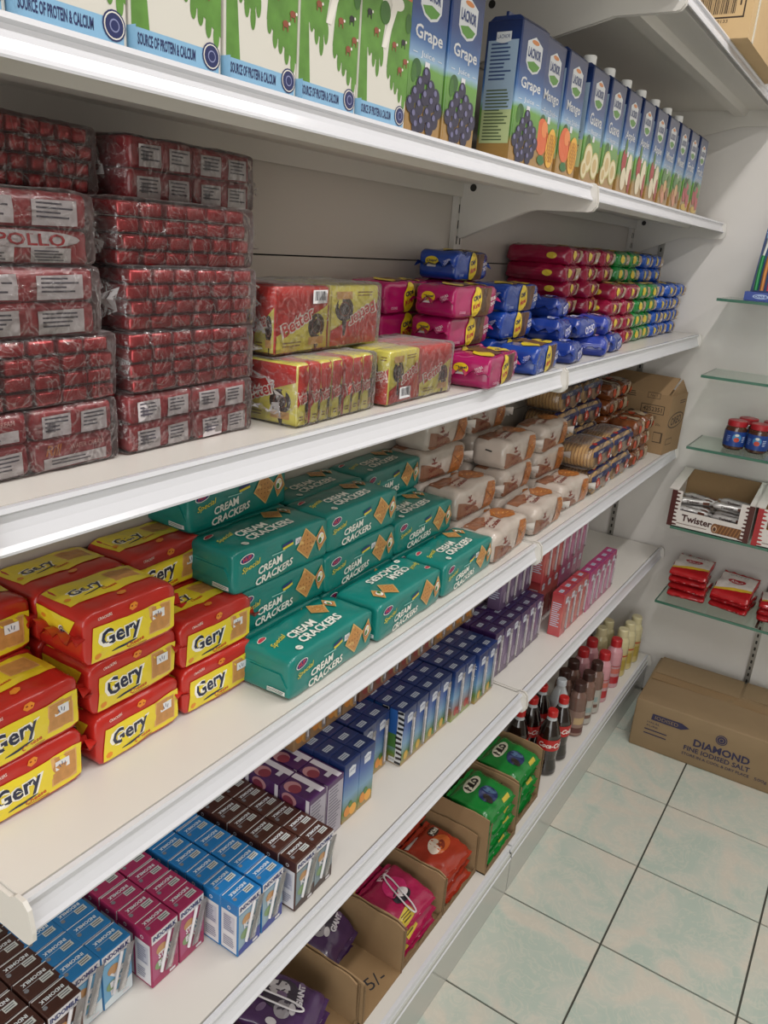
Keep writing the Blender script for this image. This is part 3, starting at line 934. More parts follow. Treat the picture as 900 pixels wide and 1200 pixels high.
# ================================================================== red wafer bundles
Z2 = 1.2935
red_foil = M('red_wafer_foil', '#a0121c', .2, metal=.55, coat=.6, var=.3, scale=60, bump=.3)
red_pkt = M('red_wafer_packet', '#8f2028', .3, coat=.5, var=.25, scale=35, bump=.15)
def bar_mesh(L, w, h, seed):
    d = (L, w - .0022, h - .0014)
    D = shaper(d, .0022, (.0008, 0, .0006), .0007, 70, seed)
    mb = MB(); gridbody(mb, d, red_foil, D, (2, 2, 1), .003)
    return mb.mesh('wafer_bar')
def film_mesh(dims, seed, fl=.02, fr=.02, cx=0.0):
    """clear film round a bundle, gathered into crumpled tufts at both ends"""
    d = (dims[0] + .004, dims[1] + .006, dims[2] + .0015)
    D = shaper(d, .006, (.001, .001, .0), .0018, 45, seed)
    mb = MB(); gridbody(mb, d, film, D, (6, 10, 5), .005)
    for sgn, ln in ((-1, fl), (1, fr)):
        if not ln: continue
        n, rows = 16, 6; vs = []
        rr = random.Random(seed + sgn)
        for j in range(rows):
            t = j / (rows - 1)
            sc_ = 1 - .75 * t if t < .7 else .475 + .9 * (t - .7)
            for i in range(n):
                a = 2 * PI * i / n
                k = 1 + t * rr.uniform(-.45, .45)
                vs.append((d[0] / 2 * .95 * math.cos(a) * sc_ * k, sgn * (d[1] / 2 - .004 + ln * t * rr.uniform(.8, 1.25)), d[2] / 2 + d[2] / 2 * .93 * math.sin(a) * sc_ * k))
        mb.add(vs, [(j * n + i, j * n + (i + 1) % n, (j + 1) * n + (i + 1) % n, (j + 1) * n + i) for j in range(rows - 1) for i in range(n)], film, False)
    return mb.mesh('film_wrap')
def wafer_block(label, loc, rot=0, cols=6, rows=4, cw=.0275, rh=.0143, L=.088, seed=1):
    o = thing('wafer_bundle', None, label, 'wafer bundle', loc, rot, 'red wafer bundles')
    W, H = cols * cw, rows * rh
    bms = [bar_mesh(L, cw, rh, seed + k) for k in range(3)]
    rr = random.Random(seed)
    for j in range(rows):
        off = rr.uniform(-.004, .004)
        for i in range(cols):
            part('wafer_bar', bms[rr.randrange(3)], o, (rr.uniform(-.002, .002), -W / 2 + cw * (i + .5) + off, .0007 + j * rh), (rr.uniform(-.02, .02), 0, rr.uniform(-.03, .03)))
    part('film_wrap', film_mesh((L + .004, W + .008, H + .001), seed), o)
    return o
def packet_mesh(variant, w, h, L):
    d = (L, w, h)
    D = shaper(d, .005, (.001, 0, .001), .0012, 40, variant)
    mb = MB(); gridbody(mb, d, red_pkt, D, edge=.004, fine=.007)
    wl = M('white_packet_label', '#c9c2c4', .35, coat=.4, var=.06, scale=60); ink, org, red = P('#4f4a55'), P('#c06a28'), P('#a8202a')
    a = Art()
    if variant >= 100:
        a.ell(0, h * .22, w * .86, h * .5, wl, 1).text('APOLLO', 0, h * .2, h * .34, red, 2, w * .62, 0, .02)
        for u in (-w * .22, w * .2): a.rect(u, -h * .24, w * .3, h * .44, wl, 2).lines(u, -h * .24, w * .26, h * .34, 4, ink, 3, 3)
    elif variant % 2 == 0:
        for u in (-w * .23, w * .24):
            a.rect(u, -.002, w * .34, h * .72, wl, 1, .03).lines(u, 0, w * .28, h * .5, 4, ink, 2, variant)
        a.bars(-w * .3, -h * .1, w * .1, h * .3, ink, 3, 7)
    else:
        a.rect(.0, -h * .22, w * .78, h * .36, wl, 1, .02).lines(0, -h * .2, w * .6, h * .22, 2, ink, 2, variant)
        a.text('Rill', -w * .27, h * .2, h * .34, org, 2, w * .2, 0, .02, .4).text('WAFER CREAM', w * .14, h * .22, h * .16, P('#d9a7a0'), 2, w * .42)
    a.put(mb, 'F', d, D, .015)
    t = Art()
    t.ell(0, -L * .26, w * .82, L * .36, wl, 1).text('APOLLO', 0, -L * .28, L * .17, red, 2, w * .62, 0, .02)
    t.put(mb, 'T', d, D, .015)
    return mb.mesh('wafer_packet')
def wafer_packets(label, loc, rot=0, nx=2, tiers=2, pw=.086, ph=.0285, L=.088, seed=1, variants=(0, 1)):
    o = thing('wafer_bundle', None, label, 'wafer bundle', loc, rot, 'red wafer bundles')
    W, H = nx * pw, tiers * ph
    ms = [packet_mesh(v + (seed * 2 if v < 100 else 0), pw - .003, ph - .0006, L) for v in variants]
    rr = random.Random(seed)
    for j in range(tiers):
        for i in range(nx):
            part('wafer_packet', ms[(i + j) % len(ms)], o, (rr.uniform(-.002, .002), -W / 2 + pw * (i + .5), .0004 + j * ph), (0, 0, rr.uniform(-.03, .03)))
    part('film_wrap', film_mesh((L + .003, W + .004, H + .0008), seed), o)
    return o
hL = .0585
xw = -.098
wafer_packets('labelled red wafer bundle at the bottom of the left stack', (xw, -1.408, Z2), .0, seed=1)
wafer_block('red foil wafer bar bundle second from bottom, left stack', (xw, -1.405, Z2 + hL), .02, seed=2)
wafer_packets('white-labelled wafer bundle in the middle of the left stack', (xw, -1.402, Z2 + 2 * hL), .0, pw=.135, nx=1, seed=3, variants=(0, 2))
wafer_packets('wafer bundle with two labelled packets topping the left stack', (xw, -1.400, Z2 + 3 * hL), .0, pw=.125, nx=1, seed=4, variants=(100, 0))
wafer_packets('labelled wafer bundle at the bottom of the right stack', (xw, -1.221, Z2), .0, seed=5, pw=.085, variants=(0, 2))
wafer_block('red foil wafer bar bundle just above the labelled right-stack bottom', (xw, -1.219, Z2 + hL), .03, seed=6)
wafer_block('red foil wafer bar bundle in the middle of the right stack', (xw, -1.217, Z2 + 2 * hL), .01, seed=7)
wafer_block('red foil wafer bar bundle upper in right stack', (xw - .004, -1.219, Z2 + 3 * hL), -.01, seed=8)
wafer_block('narrow-barred red wafer bundle lying on top, left', (xw - .055, -1.345, Z2 + 4 * hL), .12, cols=6, cw=.0178, seed=9)
wafer_packets('labelled wafer bundle lying on top, right', (xw - .05, -1.170, Z2 + 4 * hL), .04, pw=.088, seed=10, variants=(0, 2))

# ================================================================== chocolate cake roll bundles
def better_wrap(variant, d, flip=False):
    D = shaper(d, .004, (.002, 0, .0), .0015, 30, variant, 0)
    red = M('red_cake_wrap', '#c22a22', .28, coat=.4, var=.1, scale=30)
    yel, wht, cho = M('yellow_cake_wrap', '#d9cf5a', .3, coat=.4, var=.08, scale=30), P('#f0e9e0'), M('chocolate_print', '#2b1410', .2, coat=.6)
    mb = MB(); gridbody(mb, d, yel if variant % 2 else red, D, edge=.003, fine=.008)
    W, H = d[1], d[2]
    s = -1 if flip else 1
    R = PI if flip else 0
    def art(w):
        a = Art()
        q = lambda pts: [(x * s, y * s) for x, y in pts]
        a.poly(q([(-w * .48, -H * .2), (w * .48, H * .22), (w * .48, H * .48), (-w * .48, H * .48)]), red, 1)
        a.poly(q([(-w * .48, -H * .48), (w * .48, -H * .48), (w * .48, H * .2), (-w * .48, -H * .22)]), yel, 1)
        drip(a, w * .24 * s, -H * .12 * s, w * .34, H * .4, cho, 2, -s if flip else 1)
        a.ell(w * .24 * s, -H * .12 * s, w * .2, H * .24, P('#7a4a38'), 3).ell(w * .24 * s, -H * .12 * s, w * .17, H * .2, cho, 4)
        a.rect(w * .24 * s, -H * .34 * s, w * .3, H * .12, P('#c99a5c'), 3)
        a.text('Better', -w * .12 * s, -H * .02 * s, H * .24, wht, 5, w * .62, .36 + R, .09).text('Better', -w * .12 * s, -H * .02 * s, H * .20, red, 6, w * .56, .36 + R, .02)
        a.lines(-w * .2 * s, -H * .36 * s, w * .34, H * .1, 2, P('#8a6a2a'), 2)
        return a
    art(W).put(mb, 'F', d, D, .012)
    art(d[0]).put(mb, 'L', d, D, .012)
    return mb.mesh('cake_wrapper')
ZB0 = Z2
o = thing('cake_roll_bundle', None, 'red and yellow cake bundle with wrappers standing on edge', 'cake bundle', (-.068, -1.012, Z2), .05, 'chocolate cake bundles')
dd = (.092, .022, .073)
mm = [better_wrap(v, dd) for v in (1, 2, 3)]
for k in range(7):
    part('cake_wrapper', mm[k % 3], o, (0, -.073 + .0238 * k, .0005), (0, 0, .04 * math.sin(k * 2)))
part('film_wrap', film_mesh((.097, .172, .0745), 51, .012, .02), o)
o = thing('cake_roll_bundle', None, 'red and yellow cake bundle lying on top of the on-edge one', 'cake bundle', (-.115, -.976, Z2 + .0775), .04, 'chocolate cake bundles')
dd = (.03, .112, .078)
m1, m2 = better_wrap(4, dd), better_wrap(5, dd, True)
for k in range(3):
    part('cake_wrapper', m1, o, (.034 - .033 * k, -.058, .0005), (0, 0, .03)); part('cake_wrapper', m2, o, (.034 - .033 * k, .058, .0005), (0, 0, -.03))
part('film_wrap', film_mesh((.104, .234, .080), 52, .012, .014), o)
dd = (.03, .09, .074)
m1, m2 = better_wrap(7, dd, True), better_wrap(6, dd)
part('price_label', (lambda mb: (Art().rect(0, 0, .03, .016, P('#e6e6e8'), 1).bars(0, .001, .024, .011, P('#3a3a42'), 2, 9).put(mb, 'F', (0, 0, 0)), mb)[1].mesh('price_label'))(MB()), o, (.0545, -.03, .066), (0, 0, 0))
o = thing('cake_roll_bundle', None, 'red and yellow cake bundle beside the magenta cookie pack', 'cake bundle', (-.07, -.812, Z2), .03, 'chocolate cake bundles')
for k in range(3):
    part('cake_wrapper', m1, o, (.034 - .033 * k, -.047, .0005), (0, 0, .05)); part('cake_wrapper', m2, o, (.034 - .033 * k, .047, .0005), (0, 0, -.05))
part('film_wrap', film_mesh((.104, .188, .0755), 53, .012, .012), o)
part('price_label', bpy.data.meshes['price_label'], o, (.0545, -.05, .016), (0, 0, 0))

# ================================================================== big cookie packs
HD = (.072, .165, .050)
def chips_kind(col, name, text2, seed):
    D = shaper(HD, .005, (.002, 0, .002), .0026, 30, seed, .25)
    base = M(name, col, .25, coat=.5, var=.14, scale=25, bump=.06)
    yel, nav, wht = P('#e0c524'), P('#2a2145'), P('#ece6e6')
    cook = M('cookie_print', '#6a4a30', .4, var=.5, scale=120)
    mb = MB(); gridbody(mb, HD, base, D, edge=.004, fine=.008)
    a = Art()
    a.poly([(-.005, -.024), (.05, -.024), (.06, .023), (.01, .023)], cook, 1)
    a.ell(.028, .002, .024, .042, P('#4d3320'), 2, -.2).ell(.044, .002, .02, .04, cook, 3, -.2)
    a.ell(-.006, .0, .036, .052, yel, 4, -.25)
    a.text('Chips!', -.006, .007, .011, nav, 5, .028, .25, .05).text('More!', -.006, -.006, .010, P('#b0282c'), 5, .026, .25, .05)
    t2 = text2.split(' ')
    for k, w in enumerate(t2): a.text(w, .066, .005 - .009 * k, .0065, wht, 3, .022, .2, .02)
    a.text('COOKIE', -.055, -.016, .004, P('#e9b7cf') if 'magenta' in name else P('#b7c3e9'), 2, .018)
    a.put(mb, 'F', HD, D, .01)
    t = Art()
    t.poly([(-.03, -.03), (.0, -.032), (.05, .03), (-.02, .03)], cook, 1).ell(.045, -.01, .055, .04, yel, 2, .2).ell(-.045, -.012, .05, .035, yel, 2, .1)
    t.text('Chips More!', .046, -.012, .010, nav, 3, .046, .1, .04)
    t.put(mb, 'T', HD, D, .01)
    l = Art(); l.ell(-.012, .008, .026, .024, yel, 1).text('Chips!', -.012, .009, .008, nav, 2, .021, .1, .04).rect(-.012, -.003, .018, .005, P('#e4e0e0'), 3)
    for k, w in enumerate(t2): l.text(w, .018, .012 - .007 * k, .005, wht, 2, .014, .6)
    l.put(mb, 'L', HD, D, .01)
    fin = fin_mesh(.07, .018, .005, base, 12, seed)
    return Kind('cookie_pack', 'cookie pack', mb.mesh('cookie_pack'), [('end_seal', fin, (0, -.081, .026)), ('end_seal', fin, (0, .081, .026), (0, 0, PI))])
MAG = chips_kind('#a3145a', 'magenta_cookie_film', 'DOUBLE CHOC', 61)
BLU = chips_kind('#15409a', 'blue_cookie_film', 'ORIGINAL TASTE', 62)
hp = .0508
G = 'large cookie packs'
MAG.place('magenta cookie pack on the shelf edge beside cake bundle', (-.030, -.585, Z2), .16, G)
BLU.place('blue cookie pack on the shelf edge beside magenta pack', (-.038, -.372, Z2), .14, G)
for k, (nm, dx, dy, r) in enumerate([('at the bottom of the middle stack', -.006, 0, 0), ('second in the middle stack', 0, .0, .05), ('topping the middle stack', .012, -.01, .03)]):
    MAG.place('magenta cookie pack %s' % nm, (-.118 + dx, -.548 + dy, Z2 + hp * k), r, G)
for k, (nm, dx, dy, r) in enumerate([('at the bottom of the blue stack', -.006, 0, 0), ('second in the blue stack', 0, .012, .06), ('topping the blue stack', .0, .022, .04)]):
    BLU.place('blue cookie pack %s' % nm, (-.124 + dx, -.345 + dy, Z2 + hp * k), r, G)
for k, nm in enumerate(('at the bottom', 'second', 'on top')):
    MAG.place('magenta cookie pack %s of the rear stack' % nm, (-.206 + .004 * k, -.61 - .01 * k, Z2 + hp * k), .08 * (k - 1), G)
BLU.place('blue cookie pack lying crosswise on the very top', (-.192, -.42, Z2 + hp * 3 + .002), .12, G)
MAG.place('magenta cookie pack under the topmost blue pack', (-.206, -.41, Z2 + hp * 2), 0, G)

# ================================================================== small sandwich biscuit packs
OD = (.075, .10, .040)
def oreo_kind(col, col2, seed):
    D = shaper(OD, .012, (.003, 0, .003), .003, 32, seed, .3)
    base = M('small_pack_' + col[1:], col, .25, coat=.5, var=.2, scale=35, bump=.1)
    wht = P('#e2e0ea'); mb = MB(); gridbody(mb, OD, base, D, edge=.004, fine=.007)
    for f in ('F', 'T'):
        a = Art(); a.ell(.012, -.002, .056, .026, P(col2), 1, .2).text('OREO', .004, .0, .016, wht, 2, .046, .2, .03)
        a.ell(.036, -.008, .02, .02, P('#2a2028'), 3).put(mb, f, OD, D, .01)
    fin = fin_mesh(.07, .014, .004, base, 10, seed)
    return Kind('sandwich_biscuit_pack', 'biscuit pack', mb.mesh('sandwich_biscuit_pack'), [('end_seal', fin, (0, -.048, .02)), ('end_seal', fin, (0, .048, .02), (0, 0, PI))])
OB, OP = oreo_kind('#1f3a8c', '#3b4fb0', 71), oreo_kind('#2b3f9c', '#c98aa8', 72)
G = 'small sandwich biscuit packs'
for lab, K, x, y, k, r in [('blue sandwich biscuit pack on shelf edge beside large blue pack', OB, -.045, -.186, 0, .15), ('blue and pink sandwich biscuit pack at the front edge', OP, -.048, .01, 0, .25),
        ('blue sandwich biscuit pack beside magenta bags, bottom layer', OB, -.055, .118, 0, .1), ('blue sandwich biscuit pack in second layer beside large pack', OB, -.085, -.165, 1, .1),
        ('blue sandwich biscuit pack in the middle of second layer', OB, -.075, -.05, 1, -.1), ('blue and pink biscuit pack in second layer by magenta bags', OP, -.07, .075, 1, .2),
        ('blue sandwich biscuit pack on top of the third layer', OB, -.12, -.105, 2, .15), ('blue sandwich biscuit pack in rear bottom layer', OB, -.15, -.15, 0, 0),
        ('blue and pink biscuit pack in rear bottom layer', OP, -.15, -.04, 0, 0), ('blue sandwich biscuit pack in rear bottom layer by magenta bags', OB, -.15, .07, 0, 0),
        ('blue biscuit pack in rear second layer under the top one', OP, -.16, -.1, 1, 0)]:
    K.place(lab, (x, y, Z2 + .0405 * k), r, G)

# ================================================================== small cookie bags
SD = (.15, .100, .037)
def bag_kind(col, name, seed):
    D = shaper(SD, .012, (.003, .003, .004), .004, 36, seed, .25)
    base = M(name, col, .25, coat=.5, var=.25, scale=35, bump=.15)
    mb = MB(); gridbody(mb, SD, base, D, edge=.004, fine=.008)
    cook, yel, wht = M('cookie_print_pale', '#a89070', .35, var=.5, scale=140), P('#d3b83a'), P('#d8d2d4')
    a = Art(); a.poly([(.002, -.016), (.03, -.014), (.04, .014), (.012, .016)], cook, 1).ell(-.022, .002, .02, .022, yel, 2).rect(.02, -.006, .012, .008, wht, 3, .4)
    a.put(mb, 'F', SD, D, .01)
    t = Art(); t.ell(-.02, -.045, .024, .026, yel, 2).poly([(.0, -.06), (.03, -.06), (.035, -.02), (.004, -.02)], cook, 1).put(mb, 'T', SD, D, .01)
    l = Art(); l.ell(.035, .0, .024, .02, yel, 1).put(mb, 'L', SD, D, .01)
    fin = fin_mesh(.034, .012, .002, base, 6, seed)
    return Kind('cookie_bag', 'cookie bag', mb.mesh('cookie_bag'), [])
BG = {'magenta': [bag_kind('#8a1236', 'magenta_bag_film', s) for s in (81, 82)], 'green': [bag_kind('#157a35', 'green_bag_film', s) for s in (83, 84)], 'blue': [bag_kind('#1b4fa8', 'blue_bag_film', s) for s in (85, 86)]}
cols = ['magenta', 'magenta', 'green', 'green', 'blue', 'blue', 'blue']
for lev in range(4):
    for c in range(7):
        col = cols[c]
        y = .225 + .1015 * c + (.012 * math.sin(lev * 2.3 + c))
        if y > .86: y = .86
        nm = 'small %s cookie bag, %s layer, %s' % (col, LEV[lev], ['nearest the biscuits', 'second from biscuits', 'beside the magenta ones', 'beside the blue ones', 'beside the green ones', 'in the middle of the blue', 'beside the end wall'][c])
        BG[col][(lev + c) % 2].place(nm, (-.138 + random.uniform(-.006, .006), y, Z2 + .0375 * lev), random.uniform(-.05, .05), 'small cookie bags')
for lev, y in ((2, .105), (3, .10), (2, -.0), (3, .0)):
    BG['magenta'][lev % 2].place('small magenta cookie bag jutting over the biscuits, %s layer, %s' % (LEV[lev], 'outer' if y < .05 else 'inner'), (-.17 if y > .05 else -.185, y + .01, Z2 + .0375 * lev + .006), .06, 'small cookie bags')
for lev in (4, 5):
    for c, (col, y) in enumerate((('magenta', -.005), ('magenta', .115), ('magenta', .235), ('green', .36), ('green', .47), ('blue', .59), ('blue', .70))):
        BG[col][(lev + c) % 2].place('small %s cookie bag at the back, %s layer, %s from left' % (col, LEV[lev], NTH[c]), (-.182, y, Z2 + .0375 * lev + .003), random.uniform(-.06, .06), 'small cookie bags')
# ================================================================== small milk cartons
Z4 = .5595
MD = (.0335, .0455, .090)
def milk_kind(name, col, pic, accent, flavour, seed):
    D = shaper(MD, .0015)
    top = M(name, col, .35, coat=.2, var=.06, scale=40)
    wht, navy = M('white_carton_board', '#dcdadd', .35), P('#26306b')
    mb = MB(); gridbody(mb, MD, top, D, (1, 1, 1), .0015, smooth=False)
    t = Art()
    t.text('INDOMILK', -.001, .0055, .0052, P('#dfe6ea'), 1, .031, PI, .03)
    t.rect(.0095, -.0045, .015, .0085, P('#c9cdc9'), 1, 0).lines(.0095, -.0045, .013, .0065, 2, P('#50545a'), 2)
    t.ell(-.016, -.004, .0055, .0055, P('#7d8086'), 1).rect(0, .0145, .043, .0012, P('#e2e2e2'), 1).rect(0, -.0002, .036, .0006, P('#c8d0d6'), 1)
    t.put(mb, 'T', MD)
    a = Art()
    a.rect(0, .036, .0435, .015, wht, 1).text('INDOMILK', 0, .0365, .0075, navy, 2, .039, .0, .05)
    a.rect(0, -.008, .0435, .070, P(pic), 1)
    a.poly([(-.0215, -.043), (.0215, -.043), (.0215, -.02), (-.0215, -.034)], P(accent), 2)
    a.ell(-.006, .012, .018, .016, P('#b98b5a'), 3).ell(.008, .0, .016, .02, P('#5e7f92'), 3).ell(-.008, -.012, .02, .016, P('#7f9a6a'), 3)
    for k, w in enumerate(flavour): a.text(w, .002, .004 - .013 * k, .010, wht, 4, .028, .1, .04)
    a.rect(.011, -.039, .01, .004, wht, 4)
    a.put(mb, 'F', MD)
    l = Art()
    l.rect(0, -.007, .0285, .068, wht, 1).rect(0, .006, .021, .03, P('#c4c4cf'), 2).lines(0, .006, .019, .028, 8, P('#7d7f96'), 3, seed).lines(0, -.026, .021, .018, 5, P('#8b8da2'), 3, seed + 1)
    l.ell(0, .0345, .006, .006, wht, 2).ell(0, .0345, .0036, .0036, top, 3)
    l.put(mb, 'L', MD)
    st = MB(); st.tube([(0, -.006, .02), (0, .010, .078)], .0022, wht, 8)
    sl = MB(); d = (.0012, .012, .068)
    Sh = shaper(d, .0005)
    gridbody(sl, d, film_soft, Sh, (1, 2, 3), .0005)
    return Kind('milk_carton', 'milk carton', mb.mesh('milk_carton'), [('straw_sleeve', sl.mesh('straw_sleeve'), (.0205, .002, .016), (-.27, 0, 0)), ('straw', st.mesh('straw'), (-.001, -.001, -.016), (.27, 0, 0), 0)])
BR = milk_kind('dark_brown_carton', '#43261f', '#59362a', '#33201c', ['CHO', 'CO'], 1)
BV = milk_kind('light_blue_carton', '#2273ad', '#6fa9cf', '#d8e2e6', ['VA', 'NI', 'LA'], 2)
PK = milk_kind('raspberry_carton', '#a02a58', '#a84a72', '#a02a58', ['STRAW', 'BERRY'], 3)
B2 = milk_kind('blue_carton', '#1f74b4', '#8fa9b8', '#273a90', ['KIDS'], 4)
BC = milk_kind('cocoa_carton', '#4a2a22', '#7b8d95', '#3c2620', ['KIDS'], 5)
def block(K, colour, x, ys, nx, px, cols, group, zs=1, z0=Z4, fullstraw=3, jit=.0012, desc=''):
    for c, y in enumerate(ys):
        for r in range(nx):
            o = K.place('%s, %s row%s, %s column' % (colour, ORD[r] , desc, cols[c]), (x - r * px + random.uniform(-jit, jit), y + random.uniform(-jit, jit) * .5, z0), random.uniform(-.012, .012), group, skip=('straw', 'straw_sleeve') if r else ())
block(BR, 'dark brown milk carton at far left', -.093, (-1.455, -1.408), 5, .0348, ('left', 'right'), 'dark brown milk cartons')
block(BV, 'sky blue vanilla milk carton', -.111, (-1.367, -1.322), 5, .0348, ('left', 'right'), 'vanilla milk cartons')
block(PK, 'raspberry pink milk carton', -.085, (-1.264, -1.217), 5, .0348, ('left', 'right'), 'pink milk cartons')
block(B2, 'bright blue milk carton', -.030, (-1.1635, -1.115), 7, .0345, ('left', 'right'), 'bright blue milk cartons')
block(BC, 'cocoa brown milk carton', -.017, (-1.057, -1.0105), 7, .0345, ('left', 'right'), 'cocoa milk cartons')
for k, y in enumerate((-1.166, -1.118)):
    B2.place('bright blue carton standing on the rear row, %s' % ('left', 'right')[k], (-.237, y, Z4 + .0905), 0, 'bright blue milk cartons', skip=('straw', 'straw_sleeve'))
for k, y in enumerate((-1.06, -1.012)):
    BC.place('cocoa brown carton standing on the rear row, %s' % ('left', 'right')[k], (-.224, y, Z4 + .0905), 0, 'cocoa milk cartons', skip=('straw', 'straw_sleeve'))

# ------------------------------------------------------------------ purple drink multipacks
UD = (.062, .045, .112)
def purple_kind():
    D = shaper(UD, .0015)
    pur, wht = M('purple_carton', '#4b2558', .3, coat=.3, var=.15, scale=35), P('#d8d2da')
    mb = MB(); gridbody(mb, UD, pur, D, (1, 1, 1), .0015, smooth=False)
    t = Art(); t.rect(.012, 0, .012, .06, wht, 1).ell(-.012, .012, .026, .03, P('#b9868c'), 1).ell(-.014, .006, .02, .022, P('#8a3b4a'), 2).rect(.0, -.014, .012, .009, P('#cfcbd3'), 3)
    t.put(mb, 'T', UD)
    l = Art(); l.ell(-.01, .04, .03, .022, P('#b9868c'), 1).ell(-.012, .036, .022, .02, P('#7e3446'), 2).rect(.027, 0, .007, .11, wht, 1).text('JUICE', .005, .0, .012, wht, 2, .03)
    l.put(mb, 'L', UD)
    f = Art(); f.rect(0, -.004, .041, .10, P('#a9a4b0'), 1).lines(0, .0, .034, .088, 14, P('#6d6879'), 2, 4).put(mb, 'F', UD)
    return Kind('purple_drink_carton', 'drink carton', mb.mesh('purple_drink_carton'))
UK = purple_kind()
for c, y in enumerate((-.963, -.9155)):
    for r in range(3):
        UK.place('tall purple drink carton, %s row, %s column' % (ORD[r], ('left', 'right')[c]), (-.083 - .0635 * r, y, Z4), random.uniform(-.01, .01), 'purple drink cartons')

# ------------------------------------------------------------------ small juice cartons with straws
JD = (.0335, .0445, .122)
def juice_kind(name, stops, fruit, seed, tops='#1c2e62', left=None):
    D = shaper(JD, .0014)
    body = Mramp('juice_print_' + name, stops, 'Z', 0, .122)
    topm = M('juice_top_' + name, tops, .3, coat=.3, var=.1, scale=40)
    mb = MB(); gridbody(mb, JD, body, D, (1, 1, 1), .0014, matfn={'T': topm}, smooth=False)
    wht = P('#d5dae2')
    t = Art(); t.rect(-.004, .0, .020, .011, P('#b9c2cf'), 1).lines(-.004, 0, .017, .008, 2, P('#5c6780'), 2).rect(0, -.013, .041, .001, P('#3b4d86'), 1)
    t.put(mb, 'T', JD)
    a = Art()
    a.poly([(-.009, .030), (.009, .030), (.010, .046), (.0, .050), (-.010, .046)], wht, 1).text('LACNOR', 0, .041, .0045, P('#28407e'), 2, .016)
    fruit(a); a.put(mb, 'F', JD)
    if left: left(mb)
    else:
        l = Art(); l.lines(0, .0, .026, .07, 12, P('#c5cede'), 1, seed).put(mb, 'L', JD)
    st = MB(); st.tube([(0, 0, 0), (0, 0, .078)], .0026, M('white_straw', '#d7d3d6', .3), 8)
    st.lathe([(.0028, .0), (.0033, .004), (.0028, .008)], M('white_straw'), 8, (0, 0, .05))
    sl = MB(); d = (.0012, .011, .096); gridbody(sl, d, film_soft, shaper(d, .0005), (1, 2, 3), .0005)
    return Kind('juice_carton', 'juice carton', mb.mesh('juice_carton'), [('straw_sleeve', sl.mesh('straw_sleeve'), (.0212, .009, .012)), ('straw', st.mesh('straw'), (-.0014, 0, .006), (0, 0, 0), 0)])
SKY = [(0, '#a9844f'), (.18, '#5d7f3a'), (.4, '#6d97b8'), (.7, '#2f559c'), (.95, '#1b2d60')]
def fr(*els):
    def f(a):
        for x, y, w, h, c in els: a.ell(x, y, w, h, P(c), 3, 0, 12)
    return f
def zebra(mb):
    l = Art(); l.rect(0, .03, .031, .055, P('#2c5fa8'), 1).rect(0, -.01, .031, .03, P('#4c7a3a'), 1)
    l.put(mb, 'L', JD)
JO = juice_kind('orange', SKY, fr((-.008, -.04, .02, .022, '#d98a2a'), (.008, -.044, .02, .022, '#e8a63c'), (.0, -.03, .012, .014, '#4d7a2e')), 1)
JM = juice_kind('mixed', SKY, fr((-.006, -.042, .016, .02, '#c9a33c'), (.008, -.045, .016, .018, '#5b8a3a')), 2)
JR = juice_kind('strawberry', [(0, '#8fa35a'), (.2, '#8a6a58'), (.45, '#6d97b8'), (.7, '#35588f'), (.95, '#1b2d60')], fr((-.006, -.04, .016, .022, '#a83a34'), (.008, -.044, .014, .02, '#b5564a')), 3)
JZ = juice_kind('zebra', SKY, fr((-.006, -.042, .016, .02, '#c9a33c')), 4, left=zebra)
JP = juice_kind('purple', [(0, '#55405f'), (.4, '#7d6a88'), (.8, '#4a2f66'), (1, '#3a2252')], fr((0, -.03, .02, .03, '#9a8aa2')), 5, tops='#3a2252')
JRD = juice_kind('red', [(0, '#b8464e'), (.5, '#c66a62'), (1, '#a8343c')], fr((0, -.02, .024, .05, '#d08a80')), 6, tops='#9c2f38')
JPK = juice_kind('pink', [(0, '#a84672'), (.5, '#c67a98'), (1, '#9c3468')], fr((0, -.02, .024, .05, '#cf94b0')), 7, tops='#962f62')
def stripes():
    """black and white zebra striped sleeve round the end of a carton"""
    mb = MB(); a = Art(); l = Art()
    blk, wht = P('#1c1c22'), P('#cfd2d4')
    d = (JD[0] + .002, JD[1], JD[2])
    l.rect(.010, 0, .0135, .118, wht, 4)
    for k in range(11): l.rect(.010 + .002 * math.sin(k), -.055 + .011 * k, .0135, .0055, blk, 5, .15 * math.sin(k * 2))
    l.rect(-.004, -.052, .014, .012, wht, 4).text('JUICE', -.004, -.052, .004, blk, 5, .012)
    l.put(mb, 'L', d)
    return mb.mesh('striped_sleeve')
zs_me = stripes()
def jrow(K, colour, x, y0, n, rows, group, z=Z4, py=.0455, px=.0348, side='', straw=True):
    for c in range(n):
        for r in range(rows):
            K.place('%s, %s row, %s from the left%s' % (colour, ORD[r], NTH[c], side), (x - px * r + random.uniform(-.001, .001), y0 + py * c, z), random.uniform(-.02, .02), group,
                    skip=() if (r == 0 and straw) else ('straw', 'straw_sleeve'))
